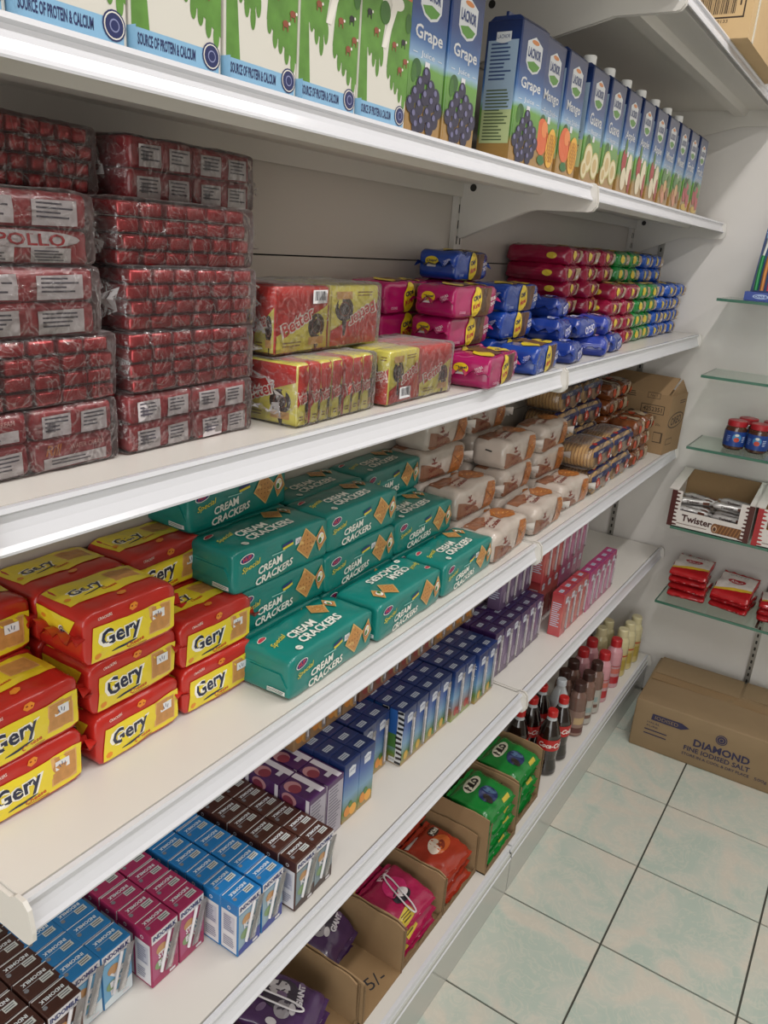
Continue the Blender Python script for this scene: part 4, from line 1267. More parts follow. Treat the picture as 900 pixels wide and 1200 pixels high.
# six pack shrink-wrapped beside the purple ones
jrow(JO, 'dark blue orange juice carton in the six-pack', -.068, -.868, 2, 3, 'orange juice six-pack', straw=False)
jrow(JO, 'dark blue juice carton in recessed group', -.100, -.772, 2, 3, 'recessed juice cartons')
for r in range(3):
    for c in range(2):
        o = JZ.place('dark blue zebra-pack juice carton, %s row, %s' % (ORD[r], ('left', 'right')[c]), (-.074 - .0348 * r, -.672 + .0455 * c, Z4), .0, 'zebra pack juice cartons', skip=() if r == 0 else ('straw', 'straw_sleeve'))
        if c == 0 and r < 2: part('striped_sleeve', zs_me, o)
jrow(JM, 'blue mixed juice carton after the zebra pack', -.074, -.579, 2, 3, 'mixed juice cartons')
jrow(JR, 'blue strawberry juice carton', -.068, -.482, 2, 3, 'strawberry juice cartons')
jrow(JM, 'blue mixed juice carton near the bay joint', -.060, -.388, 2, 3, 'mixed juice cartons')
jrow(JP, 'purple topped juice carton', -.074, -.276, 6, 3, 'purple juice cartons', py=.0475)
jrow(JRD, 'red drink carton with straw', -.031, .040, 4, 1, 'red drink cartons', py=.0478)
jrow(JPK, 'pink drink carton with straw', -.028, .233, 5, 1, 'pink drink cartons', py=.0478)
jrow(JRD, 'red drink carton set behind', -.112, .075, 3, 2, 'red drink cartons', py=.0478, straw=False)
jrow(JPK, 'pink drink carton set behind', -.112, .222, 4, 2, 'pink drink cartons', py=.0478, straw=False)
# second layer
Z4B = Z4 + .1225
jrow(JP, 'purple juice carton in the upper layer', -.121, -.165, 4, 1, 'purple juice cartons', Z4B, .047)
jrow(JRD, 'red drink carton in the upper layer', -.105, .062, 3, 1, 'red drink cartons', Z4B, .047)
jrow(JPK, 'pink drink carton in the upper layer', -.108, .215, 4, 1, 'pink drink cartons', Z4B, .047)
JOr = juice_kind('grapefruit', [(0, '#8a6a48'), (.5, '#b99a70'), (.8, '#7a5a3a'), (1, '#5a4030')], fr((-.008, -.036, .022, .026, '#c98336'), (.008, -.042, .02, .026, '#d09a50'), (0, -.01, .03, .03, '#c8b088')), 8, tops='#5a4030')
JAp = juice_kind('apple', [(0, '#8a5a48'), (.5, '#7a6a50'), (.8, '#5a5a48'), (1, '#38402c')], fr((-.006, -.036, .022, .028, '#94453c'), (.01, -.04, .02, .03, '#b8a078')), 9, tops='#38402c')
jrow(JOr, 'orange fruit juice carton in the rear upper layer', -.158, -.895, 4, 1, 'fruit juice cartons in rear upper layer', Z4B, .0465)
jrow(JAp, 'brown apple juice carton in the rear upper layer', -.158, -.70, 6, 1, 'fruit juice cartons in rear upper layer', Z4B, .0465)
jrow(JOr, 'orange fruit juice carton further along the rear upper layer', -.158, -.415, 4, 1, 'fruit juice cartons in rear upper layer', Z4B, .0465)
for c in range(3):
    pass

# ================================================================== cardboard trays on the bottom shelf
ZF = .1405
pen = P('#26262c', .8)
def tray(y0, y1, label, hl, hr, xf=.03, mark=None, torn=True, marks_wall=None):
    o = thing('display_tray', None, label, 'cardboard tray', (0, 0, ZF))
    t = .0035; xb = -.245
    mb = MB(); mb.box(xb, xf, y0, y1, 0, t, kraft_in)
    if mark:
        a = Art(); a.text('5/-', -.798, .012, .026, pen, 1, .044, -.25).put(mb, 'T', (0, 0, t))
    part('tray_bottom', mb.mesh('tray_bottom'), o)
    def wall(y, h, nm, flip):
        rr = random.Random(int(y * 1000))
        pts = [(xb, 0), (xf, 0)]
        n = 9
        for i in range(n + 1):
            x = xf - (xf - xb) * i / n * .75
            pts.append((x + (rr.uniform(-.003, .003) if i else rr.uniform(-.006, 0)), h - (.0 if i else .006) + rr.uniform(-.002, .002)))
        pts.append((xb, h - .01))
        w = MB(); w.prism(pts, 'y', y, y + t, kraft)
        w.box(xf - .0005, xf + .0012, y, y + t, 0.001, h - .008, kraft_edge)
        if marks_wall and nm == 'right':
            for k in range(4): w.add([(xf - .09 + .012 * k, y - .0004, h - .03), (xf - .088 + .012 * k, y - .0004, h - .03), (xf - .084 + .012 * k, y - .0004, h - .018), (xf - .087 + .012 * k, y - .0004, h - .018)], [(0, 1, 2, 3)], pen)
        part('side_wall', w.mesh('side_wall'), o)
    wall(y0, hl, 'left', 1); wall(y1 - t, hr, 'right', -1)
    w = MB(); w.box(xb, xb + t, y0 + t, y1 - t, t, max(hl, hr) - .02, kraft); part('rear_wall', w.mesh('rear_wall'), o)
    if torn:
        rr = random.Random(int(y1 * 1000)); pts = [(y0 + t, 0.0005)]
        n = 14
        for i in range(n + 1): pts.append((y0 + t + (y1 - y0 - 2 * t) * i / n, .012 + rr.uniform(-.006, .006)))
        pts.append((y1 - t, .0005))
        w = MB(); w.prism(pts, 'x', xf - .002, xf + .001, kraft_edge); part('torn_front', w.mesh('torn_front'), o)
tray(-1.13, -.893, 'cardboard tray of purple pouches at the bottom edge', .108, .108, .012)
tray(-.889, -.750, 'nearly empty cardboard tray with pen marks on its floor', .107, .117, .020, mark=True, torn=False)
tray(-.746, -.584, 'cardboard tray of pink pouches', .117, .110, .018)
tray(-.580, -.424, 'cardboard tray of red and orange pouches', .110, .108, .018)
tray(-.420, -.252, 'cardboard tray of green pouches beside the red ones', .155, .150, .040, marks_wall=True)
tray(-.248, -.085, 'cardboard tray of green pouches beside the cola bottles', .152, .155, .030)

# pouches
def pouch_kind(name, cat, col, art, seed, d=(.15, .12, .022), matname=None, fin=True):
    D = shaper(d, .008, (0, 0, .004), .004, 30, seed, .75, 0, .35)
    base = M(matname or ('pouch_' + col[1:]), col, .24, coat=.6, var=.25, scale=30, bump=.2)
    mb = MB(); gridbody(mb, d, base, D, edge=.004, fine=.008)
    for f in ('T',):
        a = Art(); art(a); a.put(mb, f, d, D, .009)
    a = Art(); a.rect(0, 0, d[1] * .7, .004, P('#d8d4d4'), 1).put(mb, 'F', d, D)
    parts = []
    if fin:
        fm = fin_mesh(d[1] * .96, .012, .002, base, 12, seed, 1.0)
        parts = [('end_seal', fm, (d[0] / 2 - .002, 0, d[2] * .5), (0, 0, PI / 2)), ('end_seal', fm, (-d[0] / 2 + .002, 0, d[2] * .5), (0, 0, -PI / 2))]
    return Kind(name, cat, mb.mesh(name), parts)
def art_purple(a):
    a.ell(.01, .0, .06, .07, P('#3b3340'), 1).ell(.02, .01, .03, .04, P('#b9b4b8'), 2).ell(-.015, -.01, .03, .03, P('#8f8a90'), 2)
    for k in range(6): a.ell(-.04 + .016 * k, .03 * math.sin(k * 2.1), .012, .02, P('#6f5a78') if k % 2 else P('#c9c4c8'), 3, k)
    a.text('GIANT', .022, -.03, .012, P('#d5d0d8'), 4, .045, .2, .05)
def art_pink(a):
    a.ell(.005, .012, .06, .05, P('#c8286a'), 1).ell(.0, -.01, .05, .03, P('#2a2a30'), 2).ell(.008, -.006, .03, .02, P('#d8d0d0'), 3)
    a.rect(-.03, -.045, .04, .022, P('#c9b23a'), 2, .2).lines(-.03, -.045, .032, .014, 3, P('#5a4a1a'), 3)
    a.text('PINK', .02, .05, .012, P('#f0c8d8'), 3, .05, .2, .05)
def art_red(a):
    a.ell(.01, .0, .07, .04, P('#b85a2a'), 1).ell(-.005, .005, .045, .03, P('#d8c8b8'), 2, .4).ell(.012, -.004, .03, .016, P('#7a2a1c'), 3, .4)
    a.ell(.03, .03, .035, .022, P('#3a2a24'), 2).text('Mini', .032, .03, .012, P('#d8d4c8'), 3, .03, .1, .04)
    a.rect(-.03, .05, .05, .01, P('#d8d0cc'), 2, .1)
def art_green(a):
    a.ell(.0, .03, .07, .032, P('#d8d4c0'), 1, .05).text('MILO', .0, .03, .019, P('#241c18'), 2, .05, .05, .09)
    a.ell(.0, -.015, .055, .045, P('#1f2a58'), 1).ell(.012, -.012, .02, .035, P('#4f6a8a'), 2, .5).ell(-.014, -.022, .02, .03, P('#2c2420'), 2, -.4)
    a.rect(.03, -.05, .03, .01, P('#c8b23a'), 2)
PU = [pouch_kind('purple_pouch', 'snack pouch', '#452a54', art_purple, s, (.14, .105, .03)) for s in (91, 92)]
PI_ = [pouch_kind('pink_pouch', 'snack pouch', '#a01b4a', art_pink, s, (.112, .12, .020)) for s in (93, 94)]
RE = [pouch_kind('red_pouch', 'snack pouch', '#9a2f1c', art_red, s, (.112, .118, .020)) for s in (95, 96)]
GR = [pouch_kind('green_pouch', 'drink powder pouch', '#0f7a2e', art_green, s, (.112, .130, .022)) for s in (97, 98)]
def pile(kinds, colour, spots, group):
    for k, (lab, x, y, z, rx, ry, rz) in enumerate(spots):
        kinds[k % len(kinds)].place('%s pouch %s' % (colour, lab), (x, y, ZF + z), (rx, ry, rz), group)
pile(PU, 'purple', [('lying at the front of the nearest tray', -.085, -1.005, .072, .0, .12, .3), ('under the front one in the nearest tray', -.09, -.995, .038, .0, .0, .1), ('at the bottom of the nearest tray', -.09, -1.0, .004, 0, 0, 0),
    ('leaning at the back of the marked tray', -.150, -.822, .060, .0, .34, .12), ('flat under it in the marked tray', -.160, -.822, .004, 0, 0, 0)], 'purple pouches')
def two_piles(K, colour, yc, tray_nm, nf, nb, group, xf=-.050):
    sp = []
    lev = ['bottom', 'second', 'third', 'fourth', 'fifth']
    for nm, x, n in (('front', xf, nf), ('back', -.180, nb)):
        for k in range(n):
            top = k == n - 1
            sp.append(('%s of the %s pile %s' % ('top' if top else lev[k], nm, tray_nm), x + .004 * math.sin(k * 2 + yc * 9), yc, .004 + .0285 * k + (.009 if top else 0), 0, .13 if top else 0, .05 * math.sin(k * 3.1 + yc)))
    pile(K, colour, sp, group)
two_piles(PI_, 'pink', -.665, 'in its tray', 3, 4, 'pink pouches')
two_piles(RE, 'red and orange', -.502, 'in its tray', 3, 4, 'red and orange pouches')
two_piles(GR, 'green', -.337, 'beside the red pouches', 5, 5, 'green pouches', -.024)
two_piles(GR, 'green', -.168, 'beside the cola bottles', 5, 5, 'green pouches', -.034)
def loop(label, loc, rot):
    mb = MB(); pts = [(.032 * math.cos(a) if abs(math.cos(a)) > .3 else .032 * math.cos(a), .0075 * math.sin(a), 0) for a in [2 * PI * i / 20 for i in range(21)]]
    pts = [(x + (.02 if x > 0 else -.02), y, 0) for x, y, _ in pts]
    mb.tube(pts, .0018, M('white_straw'), 6)
    thing('plastic_handle', mb.mesh('plastic_handle'), label, 'plastic loop', loc, rot)
loop('white plastic loop on the rear pink pouch', (-.165, -.680, ZF + .1255), (.0, .13, -.25))
loop('white plastic loop on the front pink pouch', (-.045, -.668, ZF + .0965), (.0, .13, -.3))
loop('white plastic loop on the nearest purple pouch', (-.085, -1.01, ZF + .112), (.0, .12, .3))

# ================================================================== bottles on the bottom shelf
def bottle(name, cat, prof, bands, cap_col, cap_r, cap_z, cap_h, label_bands, extra=None, liquid=None):
    """prof: (r,z); bands: fn(z) -> material"""
    mb = MB()
    zs = [p[1] for p in prof]
    mb.lathe(prof, None, 24, matfn=lambda j: bands((zs[j] + zs[min(j + 1, len(zs) - 1)]) / 2))
    cap = MB(); cm = M('cap_' + cap_col[1:], cap_col, .35, coat=.2)
    cap.lathe([(cap_r, 0), (cap_r, cap_h * .15), (cap_r * .98, cap_h * .85), (cap_r * .86, cap_h)], cm, 20)
    parts = [('cap', cap.mesh('cap'), (0, 0, cap_z))]
    for k, (z0, z1, r, me) in enumerate(label_bands):
        parts.append(('paper_label', me, (0, 0, 0)))
    return Kind(name, cat, mb.mesh(name), parts)
def wrap_label(z0, z1, r, col, text=None, tcol='#efeae4', blocks=(), th=.016, tw=.045):
    mb = MB(); mb.lathe([(r, z0), (r, z1)], P(col, .3), 24, caps=False)
    a = Art()
    for (u, v, w, h, c) in blocks: a.rect(u, v, w, h, P(c), 1)
    if text: a.text(text, 0, 0, th, P(tcol), 2, tw, .0, .03, .3)
    zc = (z0 + z1) / 2
    def D(p):
        e = p[0]; ang = p[1] / r - .95      # facing the aisle
        return ((r + e) * math.cos(ang), (r + e) * math.sin(ang), zc + p[2])
    a.put(mb, 'F', (0, 0, 0), D, .006)
    return mb.mesh('paper_label')
cola = M('cola_liquid', '#1a0d0a', .08, coat=.8, spec=.7); pet = M('clear_bottle', '#b9bdc0', .08, coat=.8)
ck = [(.026, 0), (.031, .006), (.031, .018), (.029, .03), (.0265, .05), (.0285, .07), (.031, .085), (.031, .115), (.029, .128), (.022, .15), (.0145, .168), (.0125, .176), (.0125, .182)]
COKE = bottle('cola_bottle', 'bottle', ck, lambda z: cola if z < .165 else pet, '#b5201f', .0145, .178, .018,
              [(.085, .115, .0316, wrap_label(.083, .117, .0316, '#b5201f', 'Coca-Cola', th=.015, tw=.075))])
ZBT = .1405
for lab, x, y in (('cola bottle in front, standing proud of the green pouches', .0, .035), ('cola bottle behind the front one', .0, .118), ('cola bottle in second row nearest the pouches', -.072, -.02),
                  ('cola bottle in second row middle', -.068, .06), ('cola bottle in second row beside chocolate milk', -.072, .14)):
    COKE.place(lab, (x, y, ZBT), random.uniform(-.3, .3), 'cola bottles')
WB = bottle('water_bottle', 'bottle', ck, lambda z: pet, '#c9cfd6', .0145, .178, .018, [(.07, .12, .0316, wrap_label(.075, .118, .0316, '#b9d2dc', 'aqua', '#3a6a9a'))])
WB.place('clear bottle with pale label between cola and chocolate milk', (-.04, .205, ZBT), .1)
mk = [(.024, 0), (.027, .004), (.027, .062), (.0255, .068), (.027, .074), (.027, .115), (.025, .132), (.0185, .146), (.017, .152)]
def milk_bottle(name, col, capc, lab, blocks):
    m = M('bottle_' + name, col, .2, coat=.5)
    return bottle(name, 'bottle', mk, lambda z: m, capc, .0185, .149, .026, [(0, 0, 0, wrap_label(.006, .088, .0276, lab, None, blocks=blocks)), ])
CH = milk_bottle('chocolate_milk_bottle', '#6f5349', '#3a201c', '#8a7064', [(0, .008, .034, .022, '#b59a72'), (0, -.024, .044, .018, '#5a2f28')])
CW = milk_bottle('choc_milk_bottle', '#77594e', '#3a201c', '#a8a49c', [(0, .008, .03, .018, '#8a9a98'), (0, -.016, .035, .012, '#6a4a40')])
ST = milk_bottle('strawberry_milk_bottle', '#c78f96', '#b02228', '#b88f92', [(0, .018, .044, .018, '#c06a5c'), (0, -.016, .044, .026, '#a82a30'), (0, .036, .08, .003, '#a82a30')])
VA = milk_bottle('vanilla_milk_bottle', '#c9bf95', '#cfc59c', '#c3b074', [(0, .034, .08, .005, '#b0402c'), (0, .0, .036, .04, '#b09a4c')])
for K, colour, pts, g in [(CH, 'chocolate milk bottle with tan label', [(.0, .262, 'at the front beside the cola')], None),
        (CW, 'chocolate milk bottle', [(.0, .338, 'with grey label, second in the front row'), (.0, .415, 'with grey label beside strawberry milk'), (-.062, .30, 'in the second row, left'), (-.062, .375, 'in the second row, right')], 'chocolate milk bottles'),
        (ST, 'strawberry milk bottle', [(-.002, .497, 'beside the chocolate milk'), (.0, .612, 'standing apart in the middle of the row'), (-.064, .47, 'in the second row, left'), (-.064, .555, 'in the second row, right')], 'strawberry milk bottles'),
        (VA, 'pale yellow milk bottle', [(-.004, .70, 'beside strawberry milk'), (.0, .765, 'in the middle of the front three'), (.004, .832, 'beside the end wall'), (-.066, .66, 'in the second row, left'), (-.066, .73, 'in the second row, right')], 'pale yellow milk bottles')]:
    for x, y, lab in pts:
        K.place('%s %s' % (colour, lab), (x, y, ZBT), random.uniform(-.2, .2), g)
# ================================================================== tall milk and juice cartons, second highest shelf
Z1 = 1.6305
FD = (.058, .097, .235)
def big_milk():
    D = shaper(FD, .002)
    wht = M('milk_carton_board', '#d5d2c8', .35, coat=.2)
    mb = MB(); gridbody(mb, FD, wht, D, (1, 1, 1), .002, smooth=False)
    blue, navy, grn, brn, cr = P('#86b4d4'), P('#28305e'), M('meadow_print', '#5d8a3c', .35, var=.4, scale=60), P('#8a4a34'), P('#e4e0d6')
    a = Art()
    b = -FD[2] / 2
    a.rect(0, b + .010, .090, .017, blue, 1).text('SOURCE OF PROTEIN & CALCIUM', -.012, b + .011, .0085, navy, 2, .060, 0, .03)
    a.ell(.036, b + .014, .021, .021, navy, 3).ell(.036, b + .014, .0185, .0185, cr, 4).ell(.036, b + .014, .0165, .0165, navy, 5).ell(.036, b + .014, .009, .009, P('#8a90b8'), 6).ell(.036, b + .014, .007, .007, navy, 7)
    # meadow with dripping edges, a milk splash and grazing cows
    a.poly([(-.0475, b + .0185), (-.030, b + .0185), (-.035, b + .075), (-.0475, b + .075)], grn, 1)
    a.poly([(-.0475, b + .07), (-.035, b + .07), (-.012, b + .058), (-.004, b + .095), (-.02, b + .15), (-.0475, b + .15)], grn, 1)
    for x, y in ((-.03, .072), (-.022, .063), (-.014, .055), (-.007, .066)): a.ell(x, b + y, .007, .02, grn, 1)
    a.poly([(.004, b + .058), (.016, b + .048), (.0475, b + .03), (.0475, b + .15), (.022, b + .15), (.006, b + .08)], grn, 1)
    for x, y in ((.008, .056), (.016, .046), (.024, .043), (.033, .036), (.042, .03)): a.ell(x, b + y, .007, .018, grn, 1)
    a.poly([(-.008, b + .075), (.0, b + .075), (.02, b + .12), (.008, b + .12)], cr, 2).ell(.018, b + .122, .026, .014, cr, 2)
    for x, y, c in ((.016, .082, brn), (.034, .088, P('#2a2a2a')), (.040, .070, brn), (-.020, .088, brn), (-.034, .102, P('#2a2a2a')), (.030, .060, brn)):
        a.ell(x, b + y, .009, .006, c, 3, 0, 8).rect(x - .003, b + y - .004, .0014, .004, c, 3).rect(x + .003, b + y - .004, .0014, .004, c, 3).ell(x + .005, b + y + .001, .003, .003, cr, 4, 0, 6)
    a.ell(-.005, b + .108, .02, .022, P('#3d6a2c'), 2).ell(.042, b + .108, .012, .02, P('#3d6a2c'), 2)
    a.rect(0, b + .18, .092, .10, P('#cf6a50'), 2).text('MILK', .004, b + .160, .034, cr, 3, .082, 0, .03).text('FULL CREAM', .006, b + .136, .008, P('#b83a34'), 3, .06)
    a.put(mb, 'F', FD)
    l = Art(); l.rect(0, b + .010, .071, .017, blue, 1).lines(0, b + .07, .05, .07, 12, P('#6f7f9a'), 1).put(mb, 'L', FD)
    return Kind('milk_carton_large', 'milk carton', mb.mesh('milk_carton_large'))
FK = big_milk()
for k, (y, nm) in enumerate(((-1.485, 'cut by the top left corner'), (-1.386, 'first fully banded one from left'), (-1.286, 'third from the left'), (-1.185, 'middle of the row'), (-1.086, 'fifth from left'), (-.9865, 'beside the grape juice'))):
    FK.place('tall white and green milk carton, ' + nm, (-.027, y, Z1), random.uniform(-.01, .01), 'tall milk cartons')

LD = (.058, .088, .186)
LS = [(0, '#a07a44'), (.15, '#9a7a44'), (.21, '#4f7a34'), (.40, '#64963f'), (.45, '#8fb0cc'), (.56, '#3f6fae'), (.72, '#20407e'), (1, '#152550')]
def lac_kind(fruitname, word, sub, fruit, cap):
    D = shaper(LD, .0018)
    body = Mramp('juice_landscape_print', LS, 'Z', 0, LD[2], noise_amt=.03, nscale=25)
    topm = M('juice_carton_top', '#1c2f60', .3, coat=.3)
    mb = MB(); gridbody(mb, LD, body, D, (1, 1, 1), .0018, matfn={'T': topm}, smooth=False)
    wht, grn, navy = P('#dfe3e6'), P('#5d9a3a'), P('#1f3a78')
    a = Art()
    a.poly([(-.025, .043), (-.016, .034), (.0, .030), (.016, .034), (.025, .043), (.025, .069), (.0, .078), (-.025, .069)], wht, 1)
    a.poly([(-.021, .043), (-.014, .0365), (.0, .033), (.014, .0365), (.021, .043), (.0, .047)], grn, 2).ell(.0, .071, .024, .006, P('#d98a4a'), 2)
    a.text('LACNOR', 0, .0565, .013, navy, 3, .042, 0, .03)
    a.text(word, .0, .014, .019, P('#e9ebee'), 2, min(.066, .0135 * len(word)), 0, .02).text(sub, .0, -.006, .008, P('#e2e6ea'), 2, min(.05, .0066 * len(sub)))
    a.rect(-.030, -.006, .010, .0007, wht, 2).rect(.030, -.006, .010, .0007, wht, 2)
    a.ell(-.024, -.022, .022, .020, P('#2f5a2a'), 1).ell(-.03, -.028, .012, .02, P('#3d6a2c'), 2).rect(.0, -.017, .011, .010, P('#d6d4d8'), 3)
    b0 = Art(); fruit(b0)
    for it in b0.it:
        a.it.append(('p', [(x * 1.32, -.052 + (y + .052) * 1.18) for x, y in it[1]], it[2], it[3], it[4]))
    a.put(mb, 'F', LD)
    l = Art()
    l.rect(0, .0, .049, .135, P('#9fb6cc'), 1).rect(0, -.045, .049, .045, P('#b3c08c'), 2).lines(0, .04, .038, .05, 10, P('#3f5482'), 3, 3).lines(0, -.03, .040, .07, 16, P('#5a6a4a'), 3, 5)
    l.poly([(-.012, .066), (0, .063), (.012, .066), (.012, .078), (-.012, .078)], wht, 2).text('LACNOR', 0, .072, .005, navy, 3, .02)
    l.put(mb, 'L', LD)
    fold = MB(); fold.prism([(-.028, LD[2]), (.028, LD[2]), (.02, LD[2] + .006), (-.02, LD[2] + .006)], 'y', -.0405, .0405, topm)
    fold.prism([(-.002, LD[2] + .006), (.002, LD[2] + .006), (.002, LD[2] + .011), (-.002, LD[2] + .011)], 'y', -.041, .041, topm)
    parts = [('folded_top', fold.mesh('folded_top'), (0, 0, 0))]
    if cap:
        c = MB(); c.lathe([(.0115, 0), (.0115, .012), (.0105, .014)], M('white_cap', '#dcdcd8', .4), 16)
        parts.append(('screw_cap', c.mesh('screw_cap'), (.010, -.022, LD[2] + .006)))
    return Kind('juice_carton_large', 'juice carton', mb.mesh('juice_carton_large'), parts)
def f_grape(a):
    for i, (x, y) in enumerate([(.0, -.030), (-.010, -.040), (.009, -.040), (.020, -.046), (-.018, -.050), (.0, -.050), (.013, -.054), (.026, -.058), (-.026, -.060), (-.009, -.060), (.006, -.065), (-.018, -.070), (.020, -.069), (-.004, -.075), (.011, -.077), (-.013, -.079)]):
        a.ell(x, y, .015, .016, P('#2c2a42'), 3 + i % 3, 0, 12).ell(x - .002, y + .003, .006, .006, P('#6c6a8e'), 6 + i % 3, 0, 8)
def f_mango(a):
    a.ell(-.016, -.045, .040, .045, P('#d2602e'), 3, .3).ell(-.01, -.035, .02, .02, P('#de8246'), 4)
    a.ell(.016, -.055, .032, .050, P('#dfa83a'), 5, -.1)
    for k in range(-2, 3): a.rect(.016 + .005 * k, -.055, .0012, .04, P('#a8641e'), 6, .5).rect(.016 + .005 * k, -.055, .0012, .04, P('#a8641e'), 6, -.5)
    a.ell(-.012, -.073, .024, .012, P('#2f6a34'), 5)
def f_guava(a):
    for x, y, s in ((-.012, -.050, .036), (.018, -.058, .034), (-.024, -.066, .026)):
        a.ell(x, y, s, s * 1.15, P('#b9b06a'), 3).ell(x, y, s * .85, s, P('#d9cda8'), 4).ell(x, y, s * .5, s * .6, P('#c2a872'), 5)
def f_apple(a):
    a.ell(-.014, -.035, .024, .04, P('#a02a2c'), 3).ell(.016, -.045, .026, .05, P('#ddd2b4'), 4).ell(-.008, -.062, .026, .036, P('#d9cdb0'), 4).ell(.026, -.062, .014, .04, P('#9c3a34'), 5).ell(-.012, -.012, .012, .024, P('#4a7a34'), 3)
def f_mix(a):
    for i, (x, y, c) in enumerate(((-.02, -.06, '#a8703c'), (.0, -.05, '#c8a06a'), (.018, -.062, '#8a5a34'), (-.006, -.07, '#c88a6a'), (.022, -.04, '#5a7a3a'), (-.018, -.036, '#4f7a3c'))): a.ell(x, y, .022, .024, P(c), 3 + i % 3)
def f_straw(a):
    for i, (x, y) in enumerate(((-.016, -.05), (.014, -.06), (.0, -.04))): a.ell(x, y, .026, .034, P('#b0484c'), 3 + i, .3).ell(x, y + .016, .018, .012, P('#4f7a3c'), 6)
    a.ell(.0, -.076, .05, .014, P('#c9a83c'), 3)
LG = lac_kind('grape', 'Grape', 'Juice', f_grape, False); LM = lac_kind('mango', 'Mango', 'Fruit Drink', f_mango, False)
LU = lac_kind('guava', 'Guava', 'Nectar', f_guava, True); LA = lac_kind('apple', 'Apple', 'Juice', f_apple, True)
LX = lac_kind('mixed', 'Mixed', 'Juice', f_mix, True); LSb = lac_kind('berry', 'Fruit', 'Cocktail', f_straw, False)
LC = lac_kind('capped', 'Apple', 'Juice', f_apple, True)
FRX = -.032
for K, lab, y, r, dx in ((LG, 'grape juice carton half hidden beside the milk', -.968, .0, -.058), (LG, 'grape juice carton, first one facing forward', -.889, .02, 0), (LG, 'grape juice carton, second one facing forward', -.797, .02, 0),
        (LG, 'grape juice carton turned beside a gap, printed side visible', -.594, -.04, .004), (LM, 'mango drink carton beside the turned grape one', -.500, .03, -.002), (LM, 'mango drink carton at the end of near bay', -.405, .02, 0),
        (LU, 'guava nectar carton at the start of far bay', -.290, .02, 0), (LU, 'guava nectar carton beside the apple juice', -.185, .02, 0), (LA, 'apple juice carton beside the guava', -.080, .02, 0),
        (LA, 'apple juice carton in the middle of three', .023, .02, 0), (LA, 'apple juice carton beside the mixed juice', .127, .02, 0), (LX, 'mixed juice carton beside the apple', .232, .02, 0),
        (LX, 'mixed juice carton beside the berry cocktail', .337, .02, 0), (LSb, 'berry cocktail carton, left of the last two', .442, .02, 0), (LSb, 'berry cocktail carton at the end of the row', .547, .02, 0)):
    K.place('tall blue ' + lab, (FRX + dx, y, Z1), r, 'tall juice cartons')
for k, y in enumerate((-.30, -.20, -.075, .04, .16, .28, .40)):
    LC.place('tall blue carton with white screw cap behind, %s of seven' % NTH[k], (FRX - .067, y, Z1), 0, 'capped juice cartons')

# ================================================================== pale carton on the top shelf
def top_carton():
    W, L, H = .30, .46, .22
    tan = M('pale_cardboard', '#c9ab7e', .75, var=.06, scale=20)
    o = thing('cardboard_carton', None, 'pale cardboard carton with large barcode on the top shelf', 'carton', (-.005, .333, 1.9455), (0, 0, 0))
    mb = MB(); mb.box(-W / 2, W / 2, -L / 2, L / 2, 0, H, tan)
    a = Art(); ink = P('#3a2c22', .8)
    a.rect(.085, -.045, .10, .056, ink, 1).rect(.085, -.045, .094, .050, tan, 2).bars(.08, -.045, .074, .040, ink, 3, 24).text('130133', .09, -.078, .006, ink, 2, .03).rect(.125, -.045, .003, .012, ink, 3)
    a.put(mb, 'L', (W, L, H)); part('carton_body', mb.mesh('carton_body'), o)
    t = MB(); t.box(W / 2 + .0003, W / 2 + .0012, -.19, -.175, .0, H, M('shiny_tape', '#d8cfb8', .2, coat=.4)); part('packing_tape', t.mesh('packing_tape'), o)
top_carton()

# ================================================================== end wall goods
# salt carton on the floor
def salt():
    W, L, H = .52, .33, .172
    o = thing('salt_carton', None, 'large brown cardboard salt carton on the floor', 'carton', (.109 + W / 2, .542 + L / 2 + .002, 0), (0, 0, .03))
    mb = MB(); dark = M('salt_carton_board', '#8b7557', .75, var=.08, scale=14, bump=.04)
    D = shaper((W, L, H), .004, (0, .003, .003), .0012, 9, 4)
    gridbody(mb, (W, L, H), dark, D, (10, 6, 4), .004)
    ink = P('#2b2747', .7)
    a = Art()
    a.text('DIAMOND', .015, .001, .026, ink, 1, .165, 0, .03).text('FINE IODISED SALT', .005, -.027, .017, ink, 1, .195, 0, .02).text('STORE IN A COOL & DRY PLACE', .005, -.049, .010, ink, 1, .20, 0, .01)
    a.poly([(-.205, .028), (-.112, .028), (-.088, .040), (-.112, .050), (-.203, .050)], ink, 1).text('IODISED', -.158, .039, .012, dark, 2, .072)
    a.text('HALAL', -.195, .017, .007, ink, 1, .04).text('PURE', -.197, .004, .006, ink, 1, .035).lines(-.182, -.010, .075, .009, 1, ink, 1).lines(-.182, -.025, .075, .009, 1, ink, 1)
    a.ell(.008, .040, .034, .034, ink, 1).ell(.008, .040, .028, .028, dark, 2).ell(.008, .040, .025, .025, ink, 3).ell(.008, .040, .014, .014, dark, 4).ell(.008, .040, .011, .011, ink, 5)
    a.text('500g x 48 P', .165, -.050, .013, ink, 1, .09)
    a.put(mb, 'L', (W, L, H), D, .03); part('carton_body', mb.mesh('carton_body'), o)
    f = MB(); f.box(-W / 2 + .01, .020, .036, L / 2 - .004, H + .003, H + .0065, dark); part('lid_flap', f.mesh('lid_flap'), o)
    f = MB(); f.box(.028, W / 2 - .01, .050, L / 2 - .004, H + .003, H + .0065, dark); part('lid_flap', f.mesh('lid_flap'), o)
    f = MB(); f.box(-W / 2 + .008, W / 2 - .008, -.012, .034, H + .0028, H + .0036, M('brown_tape', '#8a6f4c', .35)); part('packing_tape', f.mesh('packing_tape'), o)
salt()

